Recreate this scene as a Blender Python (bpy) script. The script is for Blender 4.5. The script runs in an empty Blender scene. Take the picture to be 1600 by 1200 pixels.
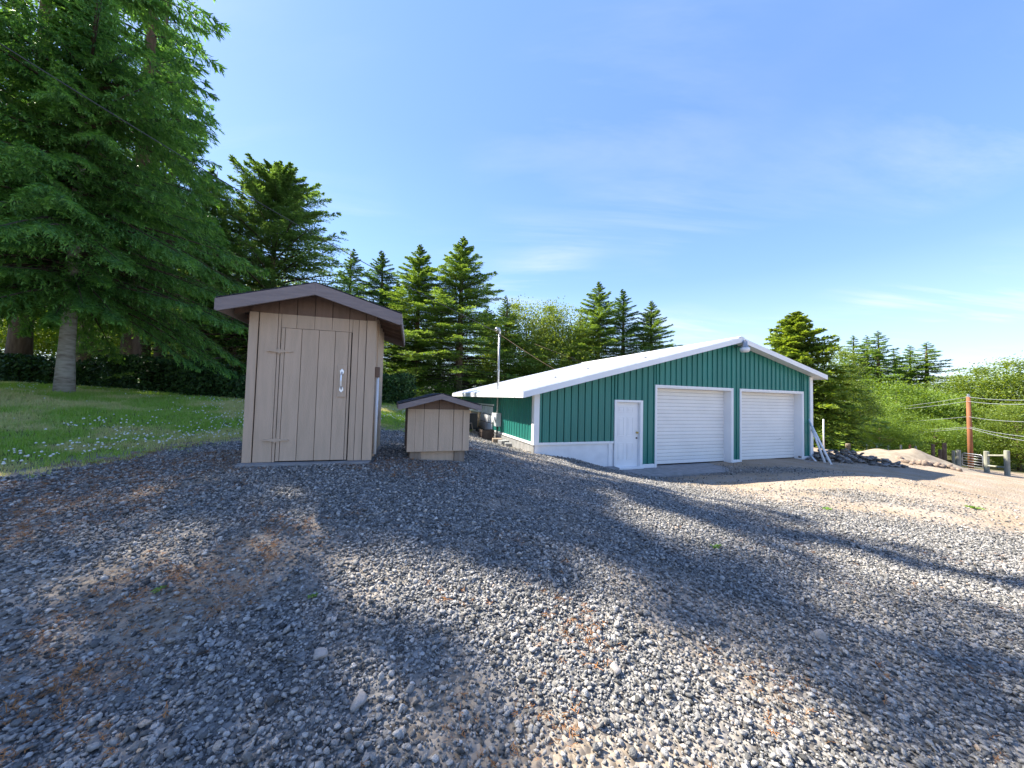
import bpy, math, random
import numpy as np
from mathutils import Vector, Matrix

rng = np.random.default_rng(7)
random.seed(7)
D = bpy.data
scn = bpy.context.scene
COL = scn.collection

# ------------------------------------------------------------------ camera, sky, sun, exposure
F = 545.9                      # focal length in pixels of the 1600 px wide photograph
PITCH, ROLL = 0.0405, 0.0255
EYE = np.array([0.0, 0.0, 1.5])
right0 = np.array([1.0, 0, 0]); fwd = np.array([0, math.cos(PITCH), math.sin(PITCH)]); up0 = np.array([0, -math.sin(PITCH), math.cos(PITCH)])
rc = right0 * math.cos(ROLL) + up0 * math.sin(ROLL)
uc = up0 * math.cos(ROLL) - right0 * math.sin(ROLL)
cam_d = D.cameras.new('camera'); cam = D.objects.new('camera', cam_d); COL.objects.link(cam)
cam_d.sensor_width = 36.0; cam_d.lens = F / 1600 * 36.0
cam_d.clip_start = 0.05; cam_d.clip_end = 3000
M = Matrix(((rc[0], uc[0], -fwd[0], 0), (rc[1], uc[1], -fwd[1], 0), (rc[2], uc[2], -fwd[2], EYE[2]), (0, 0, 0, 1)))
cam.matrix_world = M
scn.camera = cam

SUN_AZ, SUN_EL = math.radians(-63), math.radians(46)       # azimuth from the view axis, left is negative
scn.view_settings.view_transform = 'Standard'; scn.view_settings.look = 'None'
scn.view_settings.gamma = 1.0; scn.view_settings.use_curve_mapping = False
scn.view_settings.exposure = 2.2
w = D.worlds.new('World'); scn.world = w; w.use_nodes = True
nt = w.node_tree; N = nt.nodes; Lk = nt.links
for n in list(N): N.remove(n)
wo = N.new('ShaderNodeOutputWorld'); bg = N.new('ShaderNodeBackground')
sky = N.new('ShaderNodeTexSky'); sky.sky_type = 'NISHITA'; sky.sun_disc = False
sky.sun_elevation = SUN_EL; sky.sun_rotation = SUN_AZ
sky.air_density = 1.0; sky.dust_density = 0.2; sky.ozone_density = 2.2
bg.inputs['Strength'].default_value = 0.15
Lk.new(bg.outputs[0], wo.inputs[0])
# thin cirrus: streaked noise over the whole dome, thicker low down
tc = N.new('ShaderNodeTexCoord'); sep = N.new('ShaderNodeSeparateXYZ'); Lk.new(tc.outputs['Generated'], sep.inputs[0])
def wmath(op, a, b=None, c=None):
    m = N.new('ShaderNodeMath'); m.operation = op
    for i, v in enumerate((a, b, c)):
        if v is None: continue
        if hasattr(v, 'links') or hasattr(v, 'is_linked'): Lk.new(v, m.inputs[i])
        else: m.inputs[i].default_value = v
    return m.outputs[0]
zc = wmath('MAXIMUM', sep.outputs[2], 0.03)
zd = wmath('ADD', zc, 0.10)
px_ = wmath('DIVIDE', sep.outputs[0], zd); py_ = wmath('DIVIDE', sep.outputs[1], zd)
cmb = N.new('ShaderNodeCombineXYZ'); Lk.new(px_, cmb.inputs[0]); Lk.new(py_, cmb.inputs[1])
mp = N.new('ShaderNodeMapping'); Lk.new(cmb.outputs[0], mp.inputs[0]); mp.inputs['Rotation'].default_value = (0, 0, math.radians(-32)); mp.inputs['Scale'].default_value = (0.35, 1.5, 1)
mp.inputs['Location'].default_value = (0.4, 2.3, 0)
ns = N.new('ShaderNodeTexNoise'); Lk.new(mp.outputs[0], ns.inputs[0]); ns.inputs['Scale'].default_value = 1.3; ns.inputs['Detail'].default_value = 7; ns.inputs['Roughness'].default_value = 0.62; ns.inputs['Distortion'].default_value = 0.5
ns2 = N.new('ShaderNodeTexNoise'); Lk.new(cmb.outputs[0], ns2.inputs[0]); ns2.inputs['Scale'].default_value = 0.75; ns2.inputs['Detail'].default_value = 2
cr = N.new('ShaderNodeMapRange'); Lk.new(ns.outputs[0], cr.inputs[0]); cr.inputs[1].default_value = 0.47; cr.inputs[2].default_value = 0.72
cr2 = N.new('ShaderNodeMapRange'); Lk.new(ns2.outputs[0], cr2.inputs[0]); cr2.inputs[1].default_value = 0.44; cr2.inputs[2].default_value = 0.62
low = N.new('ShaderNodeMapRange'); Lk.new(sep.outputs[2], low.inputs[0]); low.inputs[1].default_value = 0.0; low.inputs[2].default_value = 0.42; low.inputs[3].default_value = 1.0; low.inputs[4].default_value = 0.34
cl = wmath('MULTIPLY', wmath('MULTIPLY', wmath('MULTIPLY', cr.outputs[0], cr2.outputs[0]), low.outputs[0]), 1.25)
veil = N.new('ShaderNodeMapRange'); Lk.new(sep.outputs[2], veil.inputs[0]); veil.inputs[1].default_value = 0.0; veil.inputs[2].default_value = 0.40; veil.inputs[3].default_value = 0.18; veil.inputs[4].default_value = 0.0
veil.interpolation_type = 'SMOOTHERSTEP'
fac = wmath('MINIMUM', wmath('ADD', cl, veil.outputs[0]), 0.92)
mixc = N.new('ShaderNodeMix'); mixc.data_type = 'RGBA'
ramp = N.new('ShaderNodeValToRGB'); Lk.new(sep.outputs[2], ramp.inputs[0]); el_ = ramp.color_ramp.elements
SKY = [(0.0, (.165, .20, .24)), (.10, (.10, .155, .235)), (.30, (.048, .094, .215)), (.60, (.036, .074, .20)), (1.0, (.040, .078, .20))]
el_[0].position = 0; el_[0].color = (*[c / .5 for c in SKY[0][1]], 1); el_[1].position = 1; el_[1].color = (*[c / .5 for c in SKY[-1][1]], 1)
for p_, c_ in SKY[1:-1]:
    q_ = el_.new(p_); q_.color = (*[c / .5 for c in c_], 1)
gain = N.new('ShaderNodeVectorMath'); gain.operation = 'SCALE'; gain.inputs[3].default_value = .5 / .15; Lk.new(ramp.outputs[0], gain.inputs[0])
base = N.new('ShaderNodeMix'); base.data_type = 'RGBA'; base.inputs[0].default_value = .80; Lk.new(sky.outputs[0], base.inputs[6]); Lk.new(gain.outputs[0], base.inputs[7])
Lk.new(fac, mixc.inputs[0]); Lk.new(base.outputs[2], mixc.inputs[6]); mixc.inputs[7].default_value = (1.6, 1.7, 1.78, 1)
Lk.new(mixc.outputs[2], bg.inputs[0])

sun_d = D.lights.new('sun', 'SUN'); sun = D.objects.new('sun', sun_d); COL.objects.link(sun)
sun_d.energy = 3.3; sun_d.angle = math.radians(0.55); sun_d.color = (1.0, 0.93, 0.80)
sv = Vector((math.sin(SUN_AZ) * math.cos(SUN_EL), math.cos(SUN_AZ) * math.cos(SUN_EL), math.sin(SUN_EL)))
sun.rotation_euler = sv.to_track_quat('Z', 'Y').to_euler(); sun.location = (-30, 30, 40)

# ------------------------------------------------------------------ helpers
def at(x, y, Y):
    """world point seen at photograph pixel x, y that lies at world depth Y"""
    d = fwd * F + rc * (x - 800) - uc * (y - 600)
    return EYE + d * (Y / d[1])

def mix3(a, b, t): return tuple(a[i] * (1 - t) + b[i] * t for i in range(3))

def material(name, col, col2=None, rough=0.7, scale=8.0, bump=0.0, bscale=60.0, detail=4.0, spec=0.3, metal=0.0,
             stretch=(1, 1, 1), trans=0.0, attr=None, contrast=(0.35, 0.65), inst=False, random_tone=0.0):
    m = D.materials.new(name); m.use_nodes = True
    nt = m.node_tree; N = nt.nodes; L = nt.links
    b = N['Principled BSDF']; out = N['Material Output']
    b.inputs['Roughness'].default_value = rough; b.inputs['Specular IOR Level'].default_value = spec; b.inputs['Metallic'].default_value = metal
    col2 = col2 or col
    tc = N.new('ShaderNodeTexCoord'); mp = N.new('ShaderNodeMapping'); L.new(tc.outputs['Object'], mp.inputs[0]); mp.inputs['Scale'].default_value = stretch
    mx = N.new('ShaderNodeMix'); mx.data_type = 'RGBA'
    mx.inputs[6].default_value = (*col, 1); mx.inputs[7].default_value = (*col2, 1)
    if attr:
        at_ = N.new('ShaderNodeAttribute'); at_.attribute_name = attr
        if inst: at_.attribute_type = 'INSTANCER'
        L.new(at_.outputs['Fac'], mx.inputs[0])
    else:
        ns = N.new('ShaderNodeTexNoise'); ns.inputs['Scale'].default_value = scale; ns.inputs['Detail'].default_value = detail
        L.new(mp.outputs[0], ns.inputs[0])
        r = N.new('ShaderNodeMapRange'); r.inputs[1].default_value = contrast[0]; r.inputs[2].default_value = contrast[1]
        L.new(ns.outputs[0], r.inputs[0]); L.new(r.outputs[0], mx.inputs[0])
    colout = mx.outputs[2]
    if random_tone:
        oi = N.new('ShaderNodeObjectInfo'); hs = N.new('ShaderNodeHueSaturation')
        r2 = N.new('ShaderNodeMapRange'); r2.inputs[3].default_value = 1 - random_tone; r2.inputs[4].default_value = 1 + random_tone
        L.new(oi.outputs['Random'], r2.inputs[0]); L.new(r2.outputs[0], hs.inputs['Value']); L.new(colout, hs.inputs['Color']); colout = hs.outputs[0]
    L.new(colout, b.inputs['Base Color'])
    if bump:
        n2 = N.new('ShaderNodeTexNoise'); n2.inputs['Scale'].default_value = bscale; n2.inputs['Detail'].default_value = 4
        L.new(mp.outputs[0], n2.inputs[0])
        bp = N.new('ShaderNodeBump'); bp.inputs['Strength'].default_value = bump; bp.inputs['Distance'].default_value = 0.02
        L.new(n2.outputs[0], bp.inputs['Height']); L.new(bp.outputs[0], b.inputs['Normal'])
    if trans:
        t = N.new('ShaderNodeBsdfTranslucent'); ms = N.new('ShaderNodeMixShader'); ms.inputs[0].default_value = trans
        hs = N.new('ShaderNodeHueSaturation'); hs.inputs['Value'].default_value = 1.5; hs.inputs['Hue'].default_value = 0.475; hs.inputs['Saturation'].default_value = 1.15
        L.new(colout, hs.inputs['Color']); L.new(hs.outputs[0], t.inputs[0])
        L.new(b.outputs[0], ms.inputs[1]); L.new(t.outputs[0], ms.inputs[2]); L.new(ms.outputs[0], out.inputs[0])
    return m

def link(o, parent=None):
    COL.objects.link(o)
    if parent is not None: o.parent = parent
    return o

def tag(o, label=None, cat=None, group=None, kind=None):
    if label: o['label'] = label
    if cat: o['category'] = cat
    if group: o['group'] = group
    if kind: o['kind'] = kind
    return o

def empty(name, loc=(0, 0, 0), rz=0.0):
    o = D.objects.new(name, None); o.location = loc; o.rotation_euler = (0, 0, rz); o.empty_display_size = .2
    return link(o)

def arr_mesh(name, V, Fc, mat=None, tint=None, smooth=False):
    """V (n,3); Fc (m,k) with one k"""
    V = np.asarray(V, dtype=np.float32); Fc = np.asarray(Fc, dtype=np.int32)
    me = D.meshes.new(name)
    me.vertices.add(len(V)); me.vertices.foreach_set('co', V.ravel())
    k = Fc.shape[1]
    me.loops.add(Fc.size); me.loops.foreach_set('vertex_index', Fc.ravel())
    me.polygons.add(len(Fc)); me.polygons.foreach_set('loop_start', np.arange(0, Fc.size, k, dtype=np.int32))
    me.polygons.foreach_set('loop_total', np.full(len(Fc), k, dtype=np.int32))
    if smooth: me.polygons.foreach_set('use_smooth', np.ones(len(Fc), dtype=bool))
    if tint is not None:
        a = me.attributes.new('tint', 'FLOAT', 'FACE' if len(tint) == len(Fc) else 'POINT'); a.data.foreach_set('value', np.asarray(tint, dtype=np.float32))
    me.update(); me.validate()
    if mat: me.materials.append(mat)
    return me

class MB:
    def __init__(s): s.v = []; s.f = []
    def add(s, vs, fs):
        b = len(s.v); s.v += [tuple(map(float, p)) for p in vs]; s.f += [tuple(b + i for i in q) for q in fs]; return s
    def box(s, x0, y0, z0, x1, y1, z1):
        return s.add([(x0, y0, z0), (x1, y0, z0), (x1, y1, z0), (x0, y1, z0), (x0, y0, z1), (x1, y0, z1), (x1, y1, z1), (x0, y1, z1)],
                     [(0, 3, 2, 1), (4, 5, 6, 7), (0, 1, 5, 4), (1, 2, 6, 5), (2, 3, 7, 6), (3, 0, 4, 7)])
    def prism(s, pts, y0, y1):
        """polygon in x,z (counter-clockwise seen from -y) extruded from y0 to y1"""
        n = len(pts)
        vs = [(p[0], y0, p[1]) for p in pts] + [(p[0], y1, p[1]) for p in pts]
        fs = [tuple(range(n)), tuple(range(2 * n - 1, n - 1, -1))] + [(i, i + n, (i + 1) % n + n, (i + 1) % n) for i in range(n)]
        return s.add(vs, fs)
    def tube(s, pts, rad, seg=8, cap=True):
        pts = [Vector(p) for p in pts]; n = len(pts)
        rad = rad if hasattr(rad, '__len__') else [rad] * n
        vs = []; ref = None
        for i, p in enumerate(pts):
            t = (pts[min(i + 1, n - 1)] - pts[max(i - 1, 0)]).normalized()
            if ref is None: ref = t.orthogonal().normalized()
            ref = (ref - t * ref.dot(t)).normalized(); b = t.cross(ref)
            for k in range(seg):
                a = 2 * math.pi * k / seg
                vs.append(p + (ref * math.cos(a) + b * math.sin(a)) * rad[i])
        fs = [(i * seg + k, i * seg + (k + 1) % seg, (i + 1) * seg + (k + 1) % seg, (i + 1) * seg + k) for i in range(n - 1) for k in range(seg)]
        if cap: fs += [tuple(range(seg - 1, -1, -1)), tuple((n - 1) * seg + k for k in range(seg))]
        return s.add(vs, fs)
    def mesh(s, name, mat, bevel=0, smooth=False):
        me = D.meshes.new(name); me.from_pydata(s.v, [], s.f); me.update()
        if mat: me.materials.append(mat)
        if smooth:
            for p in me.polygons: p.use_smooth = True
        return me
    def build(s, name, mat, parent=None, bevel=0.0, smooth=False):
        o = D.objects.new(name, s.mesh(name, mat, smooth=smooth)); link(o, parent)
        if bevel:
            m = o.modifiers.new('bevel', 'BEVEL'); m.width = bevel; m.segments = 2; m.limit_method = 'ANGLE'
        return o

def box(name, b, mat, parent=None, bevel=0.0):
    return MB().box(*b).build(name, mat, parent, bevel)

def lattice(seed, n=64):
    return np.random.default_rng(seed).random((n, n))
def vnoise(x, y, s, seed=0):
    g = lattice(seed); n = g.shape[0]
    x = np.asarray(x) * s + 1000; y = np.asarray(y) * s + 1000
    i = np.floor(x).astype(int); j = np.floor(y).astype(int); u = x - i; v = y - j
    u = u * u * (3 - 2 * u); v = v * v * (3 - 2 * v)
    a = g[i % n, j % n]; b = g[(i + 1) % n, j % n]; c = g[i % n, (j + 1) % n]; d = g[(i + 1) % n, (j + 1) % n]
    return (a * (1 - u) + b * u) * (1 - v) + (c * (1 - u) + d * u) * v
def fbm(x, y, s, seed=0, o=4):
    r = 0; a = .5; t = 0
    for k in range(o): r = r + a * vnoise(x, y, s * 2 ** k, seed + k); t += a; a *= .55
    return r / t

# ------------------------------------------------------------------ terrain
GB = dict(x=0.667, y=9.847, yaw=0.348, z=-0.578)
CP = np.array([(0, 0, 0), (-2, 2, .27), (-3.4, 4.1, .595), (-1.8, 4.5, .595), (-2.5, 6, .62), (-1.1, 5.0, .57), (-.6, 5.9, .53), (-1.1, 6.2, .57),
    (2.7, 1.8, -.08), (3, 6, -.10), (3.15, 8, -.33), (3.3, 10.5, -.59), (0, 8, .22), (1.5, 7, .02), (.3, 9.8, .03), (2.0, 10.2, -.25), (6, 8.5, -.50),
    (7, 11.8, -.61), (12, 13.5, -.61), (10.3, 9.3, -.44), (13.5, 11.5, -.66), (13, 8.9, -.80), (8, 4, -.42), (5, 2, -.22), (15.5, 17.8, -.62), (17.8, 16.4, -.88), (20.5, 20, -1.35),
    (27, 20, -1.95), (22, 14, -1.4), (30, 10, -2.0), (-5, 3.5, .52), (-5.5, 7.2, .66), (-7.7, 10.5, 1.08), (-12.5, 9.7, 1.30), (-11, 12.5, 1.27), (-9, 6.1, .86),
    (-.5, 11, .05), (-.8, 13, -.05), (-2.5, 9, .52), (-3.5, 10.3, .78), (-5, 16, 1.2), (-9, 14, 1.25), (-15, 16, 1.5), (-20, 8, 1.55), (-13, 3, 1.0), (-6, 0, .35),
    (-8, -4, .4), (0, -6, -.2), (8, -4, -.4), (4, 20, -.2), (12, 26, -.8), (-3, 20, .5), (40, 30, -3), (40, 10, -2.6), (60, 60, -4), (60, 0, -3.5), (-60, 60, 2.8), (-60, 0, 2.8),
    (0, 60, -1), (0, -60, 0), (60, -60, -2), (-60, -60, 1.2), (20, 40, -2), (-20, 35, 2)], dtype=float)
def tps(r2): return np.where(r2 > 1e-9, r2 * np.log(np.maximum(r2, 1e-9)) * .5, 0)
_n = len(CP); _r2 = ((CP[:, None, :2] - CP[None, :, :2]) ** 2).sum(-1)
_A = np.zeros((_n + 3, _n + 3)); _A[:_n, :_n] = tps(_r2) + np.eye(_n) * 0.02; _A[:_n, _n] = 1; _A[:_n, _n + 1:] = CP[:, :2]; _A[_n, :_n] = 1; _A[_n + 1:, :_n] = CP[:, :2].T
_w = np.linalg.solve(_A, np.append(CP[:, 2], [0, 0, 0]))
def height(x, y):
    x = np.atleast_1d(np.asarray(x, float)); y = np.atleast_1d(np.asarray(y, float))
    cx = np.clip(x, -60, 60); cy = np.clip(y, -60, 60); shp = cx.shape
    P = np.stack([cx.ravel(), cy.ravel()], 1); out = np.empty(len(P))
    for i in range(0, len(P), 20000):
        q = P[i:i + 20000]; r2 = ((q[:, None, :] - CP[None, :, :2]) ** 2).sum(-1)
        out[i:i + 20000] = tps(r2) @ _w[:_n] + _w[_n] + q @ _w[_n + 1:]
    z = out.reshape(shp)
    z = z + (fbm(x, y, .9, 3, 3) - .5) * .07 + (fbm(x, y, 3.5, 9, 2) - .5) * .018
    far = np.maximum(np.hypot(x, y) - 60, 0)
    return z - far * .008
def gz(x, y): return float(height(x, y)[0])

def in_gb(x, y, m=0.0):
    dx = x - GB['x']; dy = y - GB['y']; u = dx * math.cos(GB['yaw']) + dy * math.sin(GB['yaw']); v = -dx * math.sin(GB['yaw']) + dy * math.cos(GB['yaw'])
    return (u > -m) & (u < 12 + m) & (v > -m) & (v < 9.7 + m)

# edge between gravel and lawn (world x, y), lawn lies to its left/behind
EDGE = np.array([(-30, -9), (-14, -2.0), (-9.0, .9), (-6.9, 2.6), (-5.3, 3.55), (-5.0, 4.6), (-4.95, 5.6), (-4.75, 6.6), (-4.3, 7.4), (-3.6, 8.4), (-2.7, 9.2), (-2.2, 10.6), (-1.7, 13), (-1.2, 20), (4, 26), (20, 30), (24, 26)], float)
def lawn_amt(x, y):
    """signed metres into the lawn"""
    x = np.asarray(x, float); y = np.asarray(y, float)
    best = np.full(x.shape, 1e9); sgn = np.ones(x.shape)
    for a, b in zip(EDGE[:-1], EDGE[1:]):
        d = b - a; L2 = d @ d
        t = np.clip(((x - a[0]) * d[0] + (y - a[1]) * d[1]) / L2, 0, 1)
        qx = x - (a[0] + t * d[0]); qy = y - (a[1] + t * d[1]); r = np.hypot(qx, qy)
        s = np.where(d[0] * qy - d[1] * qx > 0, 1.0, -1.0)
        m = r < best; best = np.where(m, r, best); sgn = np.where(m, s, sgn)
    return best * sgn + (fbm(x, y, 1.6, 21, 3) - .5) * .7
def dirt_amt(x, y):
    """0 gravel .. 1 bare tan dirt"""
    x = np.asarray(x, float); y = np.asarray(y, float)
    base = np.maximum(np.clip((x - 3.2) / 2.2, 0, 1) * np.clip((y - (6.0 - .35 * (x - 4.8))) / 1.2, 0, 1), np.clip((x - 3) / 2, 0, 1) * np.clip((np.hypot(x, y) - 12.5) / 2.5, 0, 1) * 1.6)
    n = fbm(x * .6 + y * .2, y, .55, 31, 4)
    patches = np.clip((fbm(x, y, .8, 41, 4) - .50) / .14, 0, 1) * .75 * np.clip((2.5 - x) / 2, .25, 1)
    return np.clip(np.maximum(np.maximum(base * np.clip((n - .22) / .25, 0, 1), base - .75), patches), 0, 1)

def axis(lo, hi, step, far):
    mid = np.arange(lo, hi + step / 2, step); g = np.array([1.0, 2.5, 5, 9, 15, 24, 40, 70, 120, 220, 400, 700, 1200])
    g = g[g < far]
    return np.concatenate([lo - g[::-1], mid, hi + g])
gx = axis(-16, 20, .12, 2000); gy = axis(-2, 20, .12, 2000)
X, Y = np.meshgrid(gx, gy)
Z = height(X, Y)
nx, ny = len(gx), len(gy)
idx = np.arange(nx * ny).reshape(ny, nx)
q = np.stack([idx[:-1, :-1], idx[:-1, 1:], idx[1:, 1:], idx[1:, :-1]], -1).reshape(-1, 4)
la = lawn_amt(X, Y); da = np.maximum(dirt_amt(X, Y), np.clip(1 - np.abs(la - .15) / .35, 0, 1) * .9)

def ground_material():
    m = D.materials.new('gravel_ground'); m.use_nodes = True; nt = m.node_tree; N = nt.nodes; L = nt.links
    b = N['Principled BSDF']; b.inputs['Roughness'].default_value = .95; b.inputs['Specular IOR Level'].default_value = .15
    tc = N.new('ShaderNodeTexCoord')
    def noise(s, d=4):
        n = N.new('ShaderNodeTexNoise'); n.inputs['Scale'].default_value = s; n.inputs['Detail'].default_value = d; L.new(tc.outputs['Object'], n.inputs[0]); return n.outputs[0]
    def rng_(v, a, b_, c=0, d=1):
        r = N.new('ShaderNodeMapRange'); L.new(v, r.inputs[0]); r.inputs[1].default_value = a; r.inputs[2].default_value = b_; r.inputs[3].default_value = c; r.inputs[4].default_value = d; return r.outputs[0]
    def mixc(f, a, b_):
        x = N.new('ShaderNodeMix'); x.data_type = 'RGBA'
        if isinstance(f, float): x.inputs[0].default_value = f
        else: L.new(f, x.inputs[0])
        for i, c in ((6, a), (7, b_)):
            if isinstance(c, tuple): x.inputs[i].default_value = (*c, 1)
            else: L.new(c, x.inputs[i])
        return x.outputs[2]
    vo = N.new('ShaderNodeTexVoronoi'); vo.inputs['Scale'].default_value = 26; L.new(tc.outputs['Object'], vo.inputs[0])
    sp = N.new('ShaderNodeSeparateColor'); L.new(vo.outputs['Color'], sp.inputs[0])
    grav = mixc(sp.outputs[0], (.08, .077, .072), (.32, .305, .28))
    vo2 = N.new('ShaderNodeTexVoronoi'); vo2.inputs['Scale'].default_value = 60; L.new(tc.outputs['Object'], vo2.inputs[0])
    sp2 = N.new('ShaderNodeSeparateColor'); L.new(vo2.outputs['Color'], sp2.inputs[0])
    tan = mixc(sp2.outputs[1], (.25, .185, .12), (.38, .305, .225))
    tan = mixc(rng_(noise(1.3), .4, .65), tan, (.37, .30, .235))
    ad = N.new('ShaderNodeAttribute'); ad.attribute_name = 'dirt'
    c = mixc(ad.outputs['Fac'], grav, tan)
    al = N.new('ShaderNodeAttribute'); al.attribute_name = 'lawn'
    soil = mixc(noise(9), (.07, .085, .025), (.17, .15, .07))
    c = mixc(al.outputs['Fac'], c, soil)
    L.new(c, b.inputs['Base Color'])
    bp = N.new('ShaderNodeBump'); bp.inputs['Strength'].default_value = .9; bp.inputs['Distance'].default_value = .025
    L.new(vo.outputs['Distance'], bp.inputs['Height']); bp.invert = True
    L.new(bp.outputs[0], b.inputs['Normal'])
    return m
me = arr_mesh('ground', np.stack([X.ravel(), Y.ravel(), Z.ravel()], 1), q, ground_material(), smooth=True)
a = me.attributes.new('dirt', 'FLOAT', 'POINT'); a.data.foreach_set('value', da.ravel().astype(np.float32))
a = me.attributes.new('lawn', 'FLOAT', 'POINT'); a.data.foreach_set('value', np.clip((la.ravel() - .2) / .5, 0, 1).astype(np.float32))
ground = link(D.objects.new('ground', me)); tag(ground, kind='structure')

# ------------------------------------------------------------------ scatter by geometry nodes (uncountable stuff only)
def scatter(name, protos, P, R, S, pick, tone, kind='stuff', label=None):
    hidden = D.collections.new(name + '_source')
    for i, pm in enumerate(protos):
        hidden.objects.link(D.objects.new('%s_source_%02d' % (name, i), pm))
    me = D.meshes.new(name); me.vertices.add(len(P)); me.vertices.foreach_set('co', P.astype(np.float32).ravel())
    for an, ty, dat, f in (('rot', 'FLOAT_VECTOR', R, 'vector'), ('scl', 'FLOAT_VECTOR', S, 'vector'), ('pick', 'INT', pick, 'value'), ('tone', 'FLOAT', tone, 'value')):
        a = me.attributes.new(an, ty, 'POINT'); a.data.foreach_set(f, np.asarray(dat, dtype=np.int32 if ty == 'INT' else np.float32).ravel())
    o = link(D.objects.new(name, me)); tag(o, label, None, None, kind)
    g = D.node_groups.new(name + '_nodes', 'GeometryNodeTree')
    g.interface.new_socket('Geometry', in_out='INPUT', socket_type='NodeSocketGeometry'); g.interface.new_socket('Geometry', in_out='OUTPUT', socket_type='NodeSocketGeometry')
    N = g.nodes; L = g.links
    gi = N.new('NodeGroupInput'); go = N.new('NodeGroupOutput'); ci = N.new('GeometryNodeCollectionInfo'); ci.inputs[0].default_value = hidden
    ci.inputs['Separate Children'].default_value = True; ci.inputs['Reset Children'].default_value = True
    ip = N.new('GeometryNodeInstanceOnPoints'); ip.inputs['Pick Instance'].default_value = True
    def na(nm, ty):
        n = N.new('GeometryNodeInputNamedAttribute'); n.data_type = ty; n.inputs[0].default_value = nm; return n.outputs[0]
    L.new(gi.outputs[0], ip.inputs['Points']); L.new(ci.outputs[0], ip.inputs['Instance'])
    L.new(na('pick', 'INT'), ip.inputs['Instance Index']); L.new(na('scl', 'FLOAT_VECTOR'), ip.inputs['Scale'])
    e = N.new('FunctionNodeEulerToRotation'); L.new(na('rot', 'FLOAT_VECTOR'), e.inputs[0]); L.new(e.outputs[0], ip.inputs['Rotation'])
    L.new(ip.outputs[0], go.inputs[0])
    md = o.modifiers.new('scatter', 'NODES'); md.node_group = g
    return o

def ico():
    t = (1 + 5 ** .5) / 2
    v = np.array([(-1, t, 0), (1, t, 0), (-1, -t, 0), (1, -t, 0), (0, -1, t), (0, 1, t), (0, -1, -t), (0, 1, -t), (t, 0, -1), (t, 0, 1), (-t, 0, -1), (-t, 0, 1)], float)
    v /= np.linalg.norm(v[0])
    f = np.array([(0, 11, 5), (0, 5, 1), (0, 1, 7), (0, 7, 10), (0, 10, 11), (1, 5, 9), (5, 11, 4), (11, 10, 2), (10, 7, 6), (7, 1, 8), (3, 9, 4), (3, 4, 2), (3, 2, 6), (3, 6, 8), (3, 8, 9), (4, 9, 5), (2, 4, 11), (6, 2, 10), (8, 6, 7), (9, 8, 1)])
    return v, f
def ico2():
    v, f = ico(); V = [tuple(p) for p in v]; mid = {}; nf = []
    def m(a, b):
        k = (min(a, b), max(a, b))
        if k not in mid:
            p = np.array(V[a]) + np.array(V[b]); p /= np.linalg.norm(p); V.append(tuple(p)); mid[k] = len(V) - 1
        return mid[k]
    for a, b, c in f:
        x, y, z = m(a, b), m(b, c), m(c, a); nf += [(a, x, z), (b, y, x), (c, z, y), (x, y, z)]
    return np.array(V), np.array(nf)
def stone_mesh(seed, mat, fine=False, flat=.55, cuts=7, name='stone'):
    r = np.random.default_rng(seed); v, f = ico2() if fine else ico()
    v = v * 1.0
    for k in range(cuts):                       # chop facets off
        n = r.normal(size=3); n /= np.linalg.norm(n); d = r.uniform(.45, .8)
        over = np.maximum(v @ n - d, 0); v = v - over[:, None] * n
    v = v * (1 + r.normal(size=(len(v), 1)) * .05)
    v = v * np.array([1, r.uniform(.6, .9), flat * r.uniform(.75, 1.2)])
    return arr_mesh(name, v, f, mat, smooth=False)

def stone_material(name, inst):
    m = D.materials.new(name); m.use_nodes = True; nt = m.node_tree; N = nt.nodes; L = nt.links
    b = N['Principled BSDF']; b.inputs['Roughness'].default_value = .8; b.inputs['Specular IOR Level'].default_value = .3
    if inst:
        a = N.new('ShaderNodeAttribute'); a.attribute_name = 'tone'; a.attribute_type = 'INSTANCER'; src = a.outputs['Fac']
    else:
        a = N.new('ShaderNodeObjectInfo'); src = a.outputs['Random']
    cr = N.new('ShaderNodeValToRGB'); cr.color_ramp.interpolation = 'LINEAR'
    pts = [(0, (.05, .05, .05)), (.2, (.14, .138, .132)), (.42, (.26, .25, .235)), (.66, (.37, .35, .325)), (.82, (.48, .455, .42)), (.91, (.44, .32, .22)), (1, (.64, .61, .57))]
    e = cr.color_ramp.elements
    e[0].position = 0; e[0].color = (*pts[0][1], 1); e[1].position = 1; e[1].color = (*pts[-1][1], 1)
    for p, c in pts[1:-1]:
        n = e.new(p); n.color = (*c, 1)
    L.new(src, cr.inputs[0])
    tc = N.new('ShaderNodeTexCoord'); ns = N.new('ShaderNodeTexNoise'); ns.inputs['Scale'].default_value = 2.2; ns.inputs['Detail'].default_value = 5; L.new(tc.outputs['Object'], ns.inputs[0])
    hv = N.new('ShaderNodeHueSaturation'); r = N.new('ShaderNodeMapRange'); r.inputs[1].default_value = .3; r.inputs[2].default_value = .7; r.inputs[3].default_value = .75; r.inputs[4].default_value = 1.25
    L.new(ns.outputs[0], r.inputs[0]); L.new(r.outputs[0], hv.inputs['Value']); L.new(cr.outputs[0], hv.inputs['Color']); L.new(hv.outputs[0], b.inputs['Base Color'])
    bp = N.new('ShaderNodeBump'); bp.inputs['Strength'].default_value = .4; bp.inputs['Distance'].default_value = .1; L.new(ns.outputs[0], bp.inputs['Height']); L.new(bp.outputs[0], b.inputs['Normal'])
    return m
M_gravel = stone_material('crushed_gravel', True); M_rock = stone_material('field_rock', False)

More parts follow.
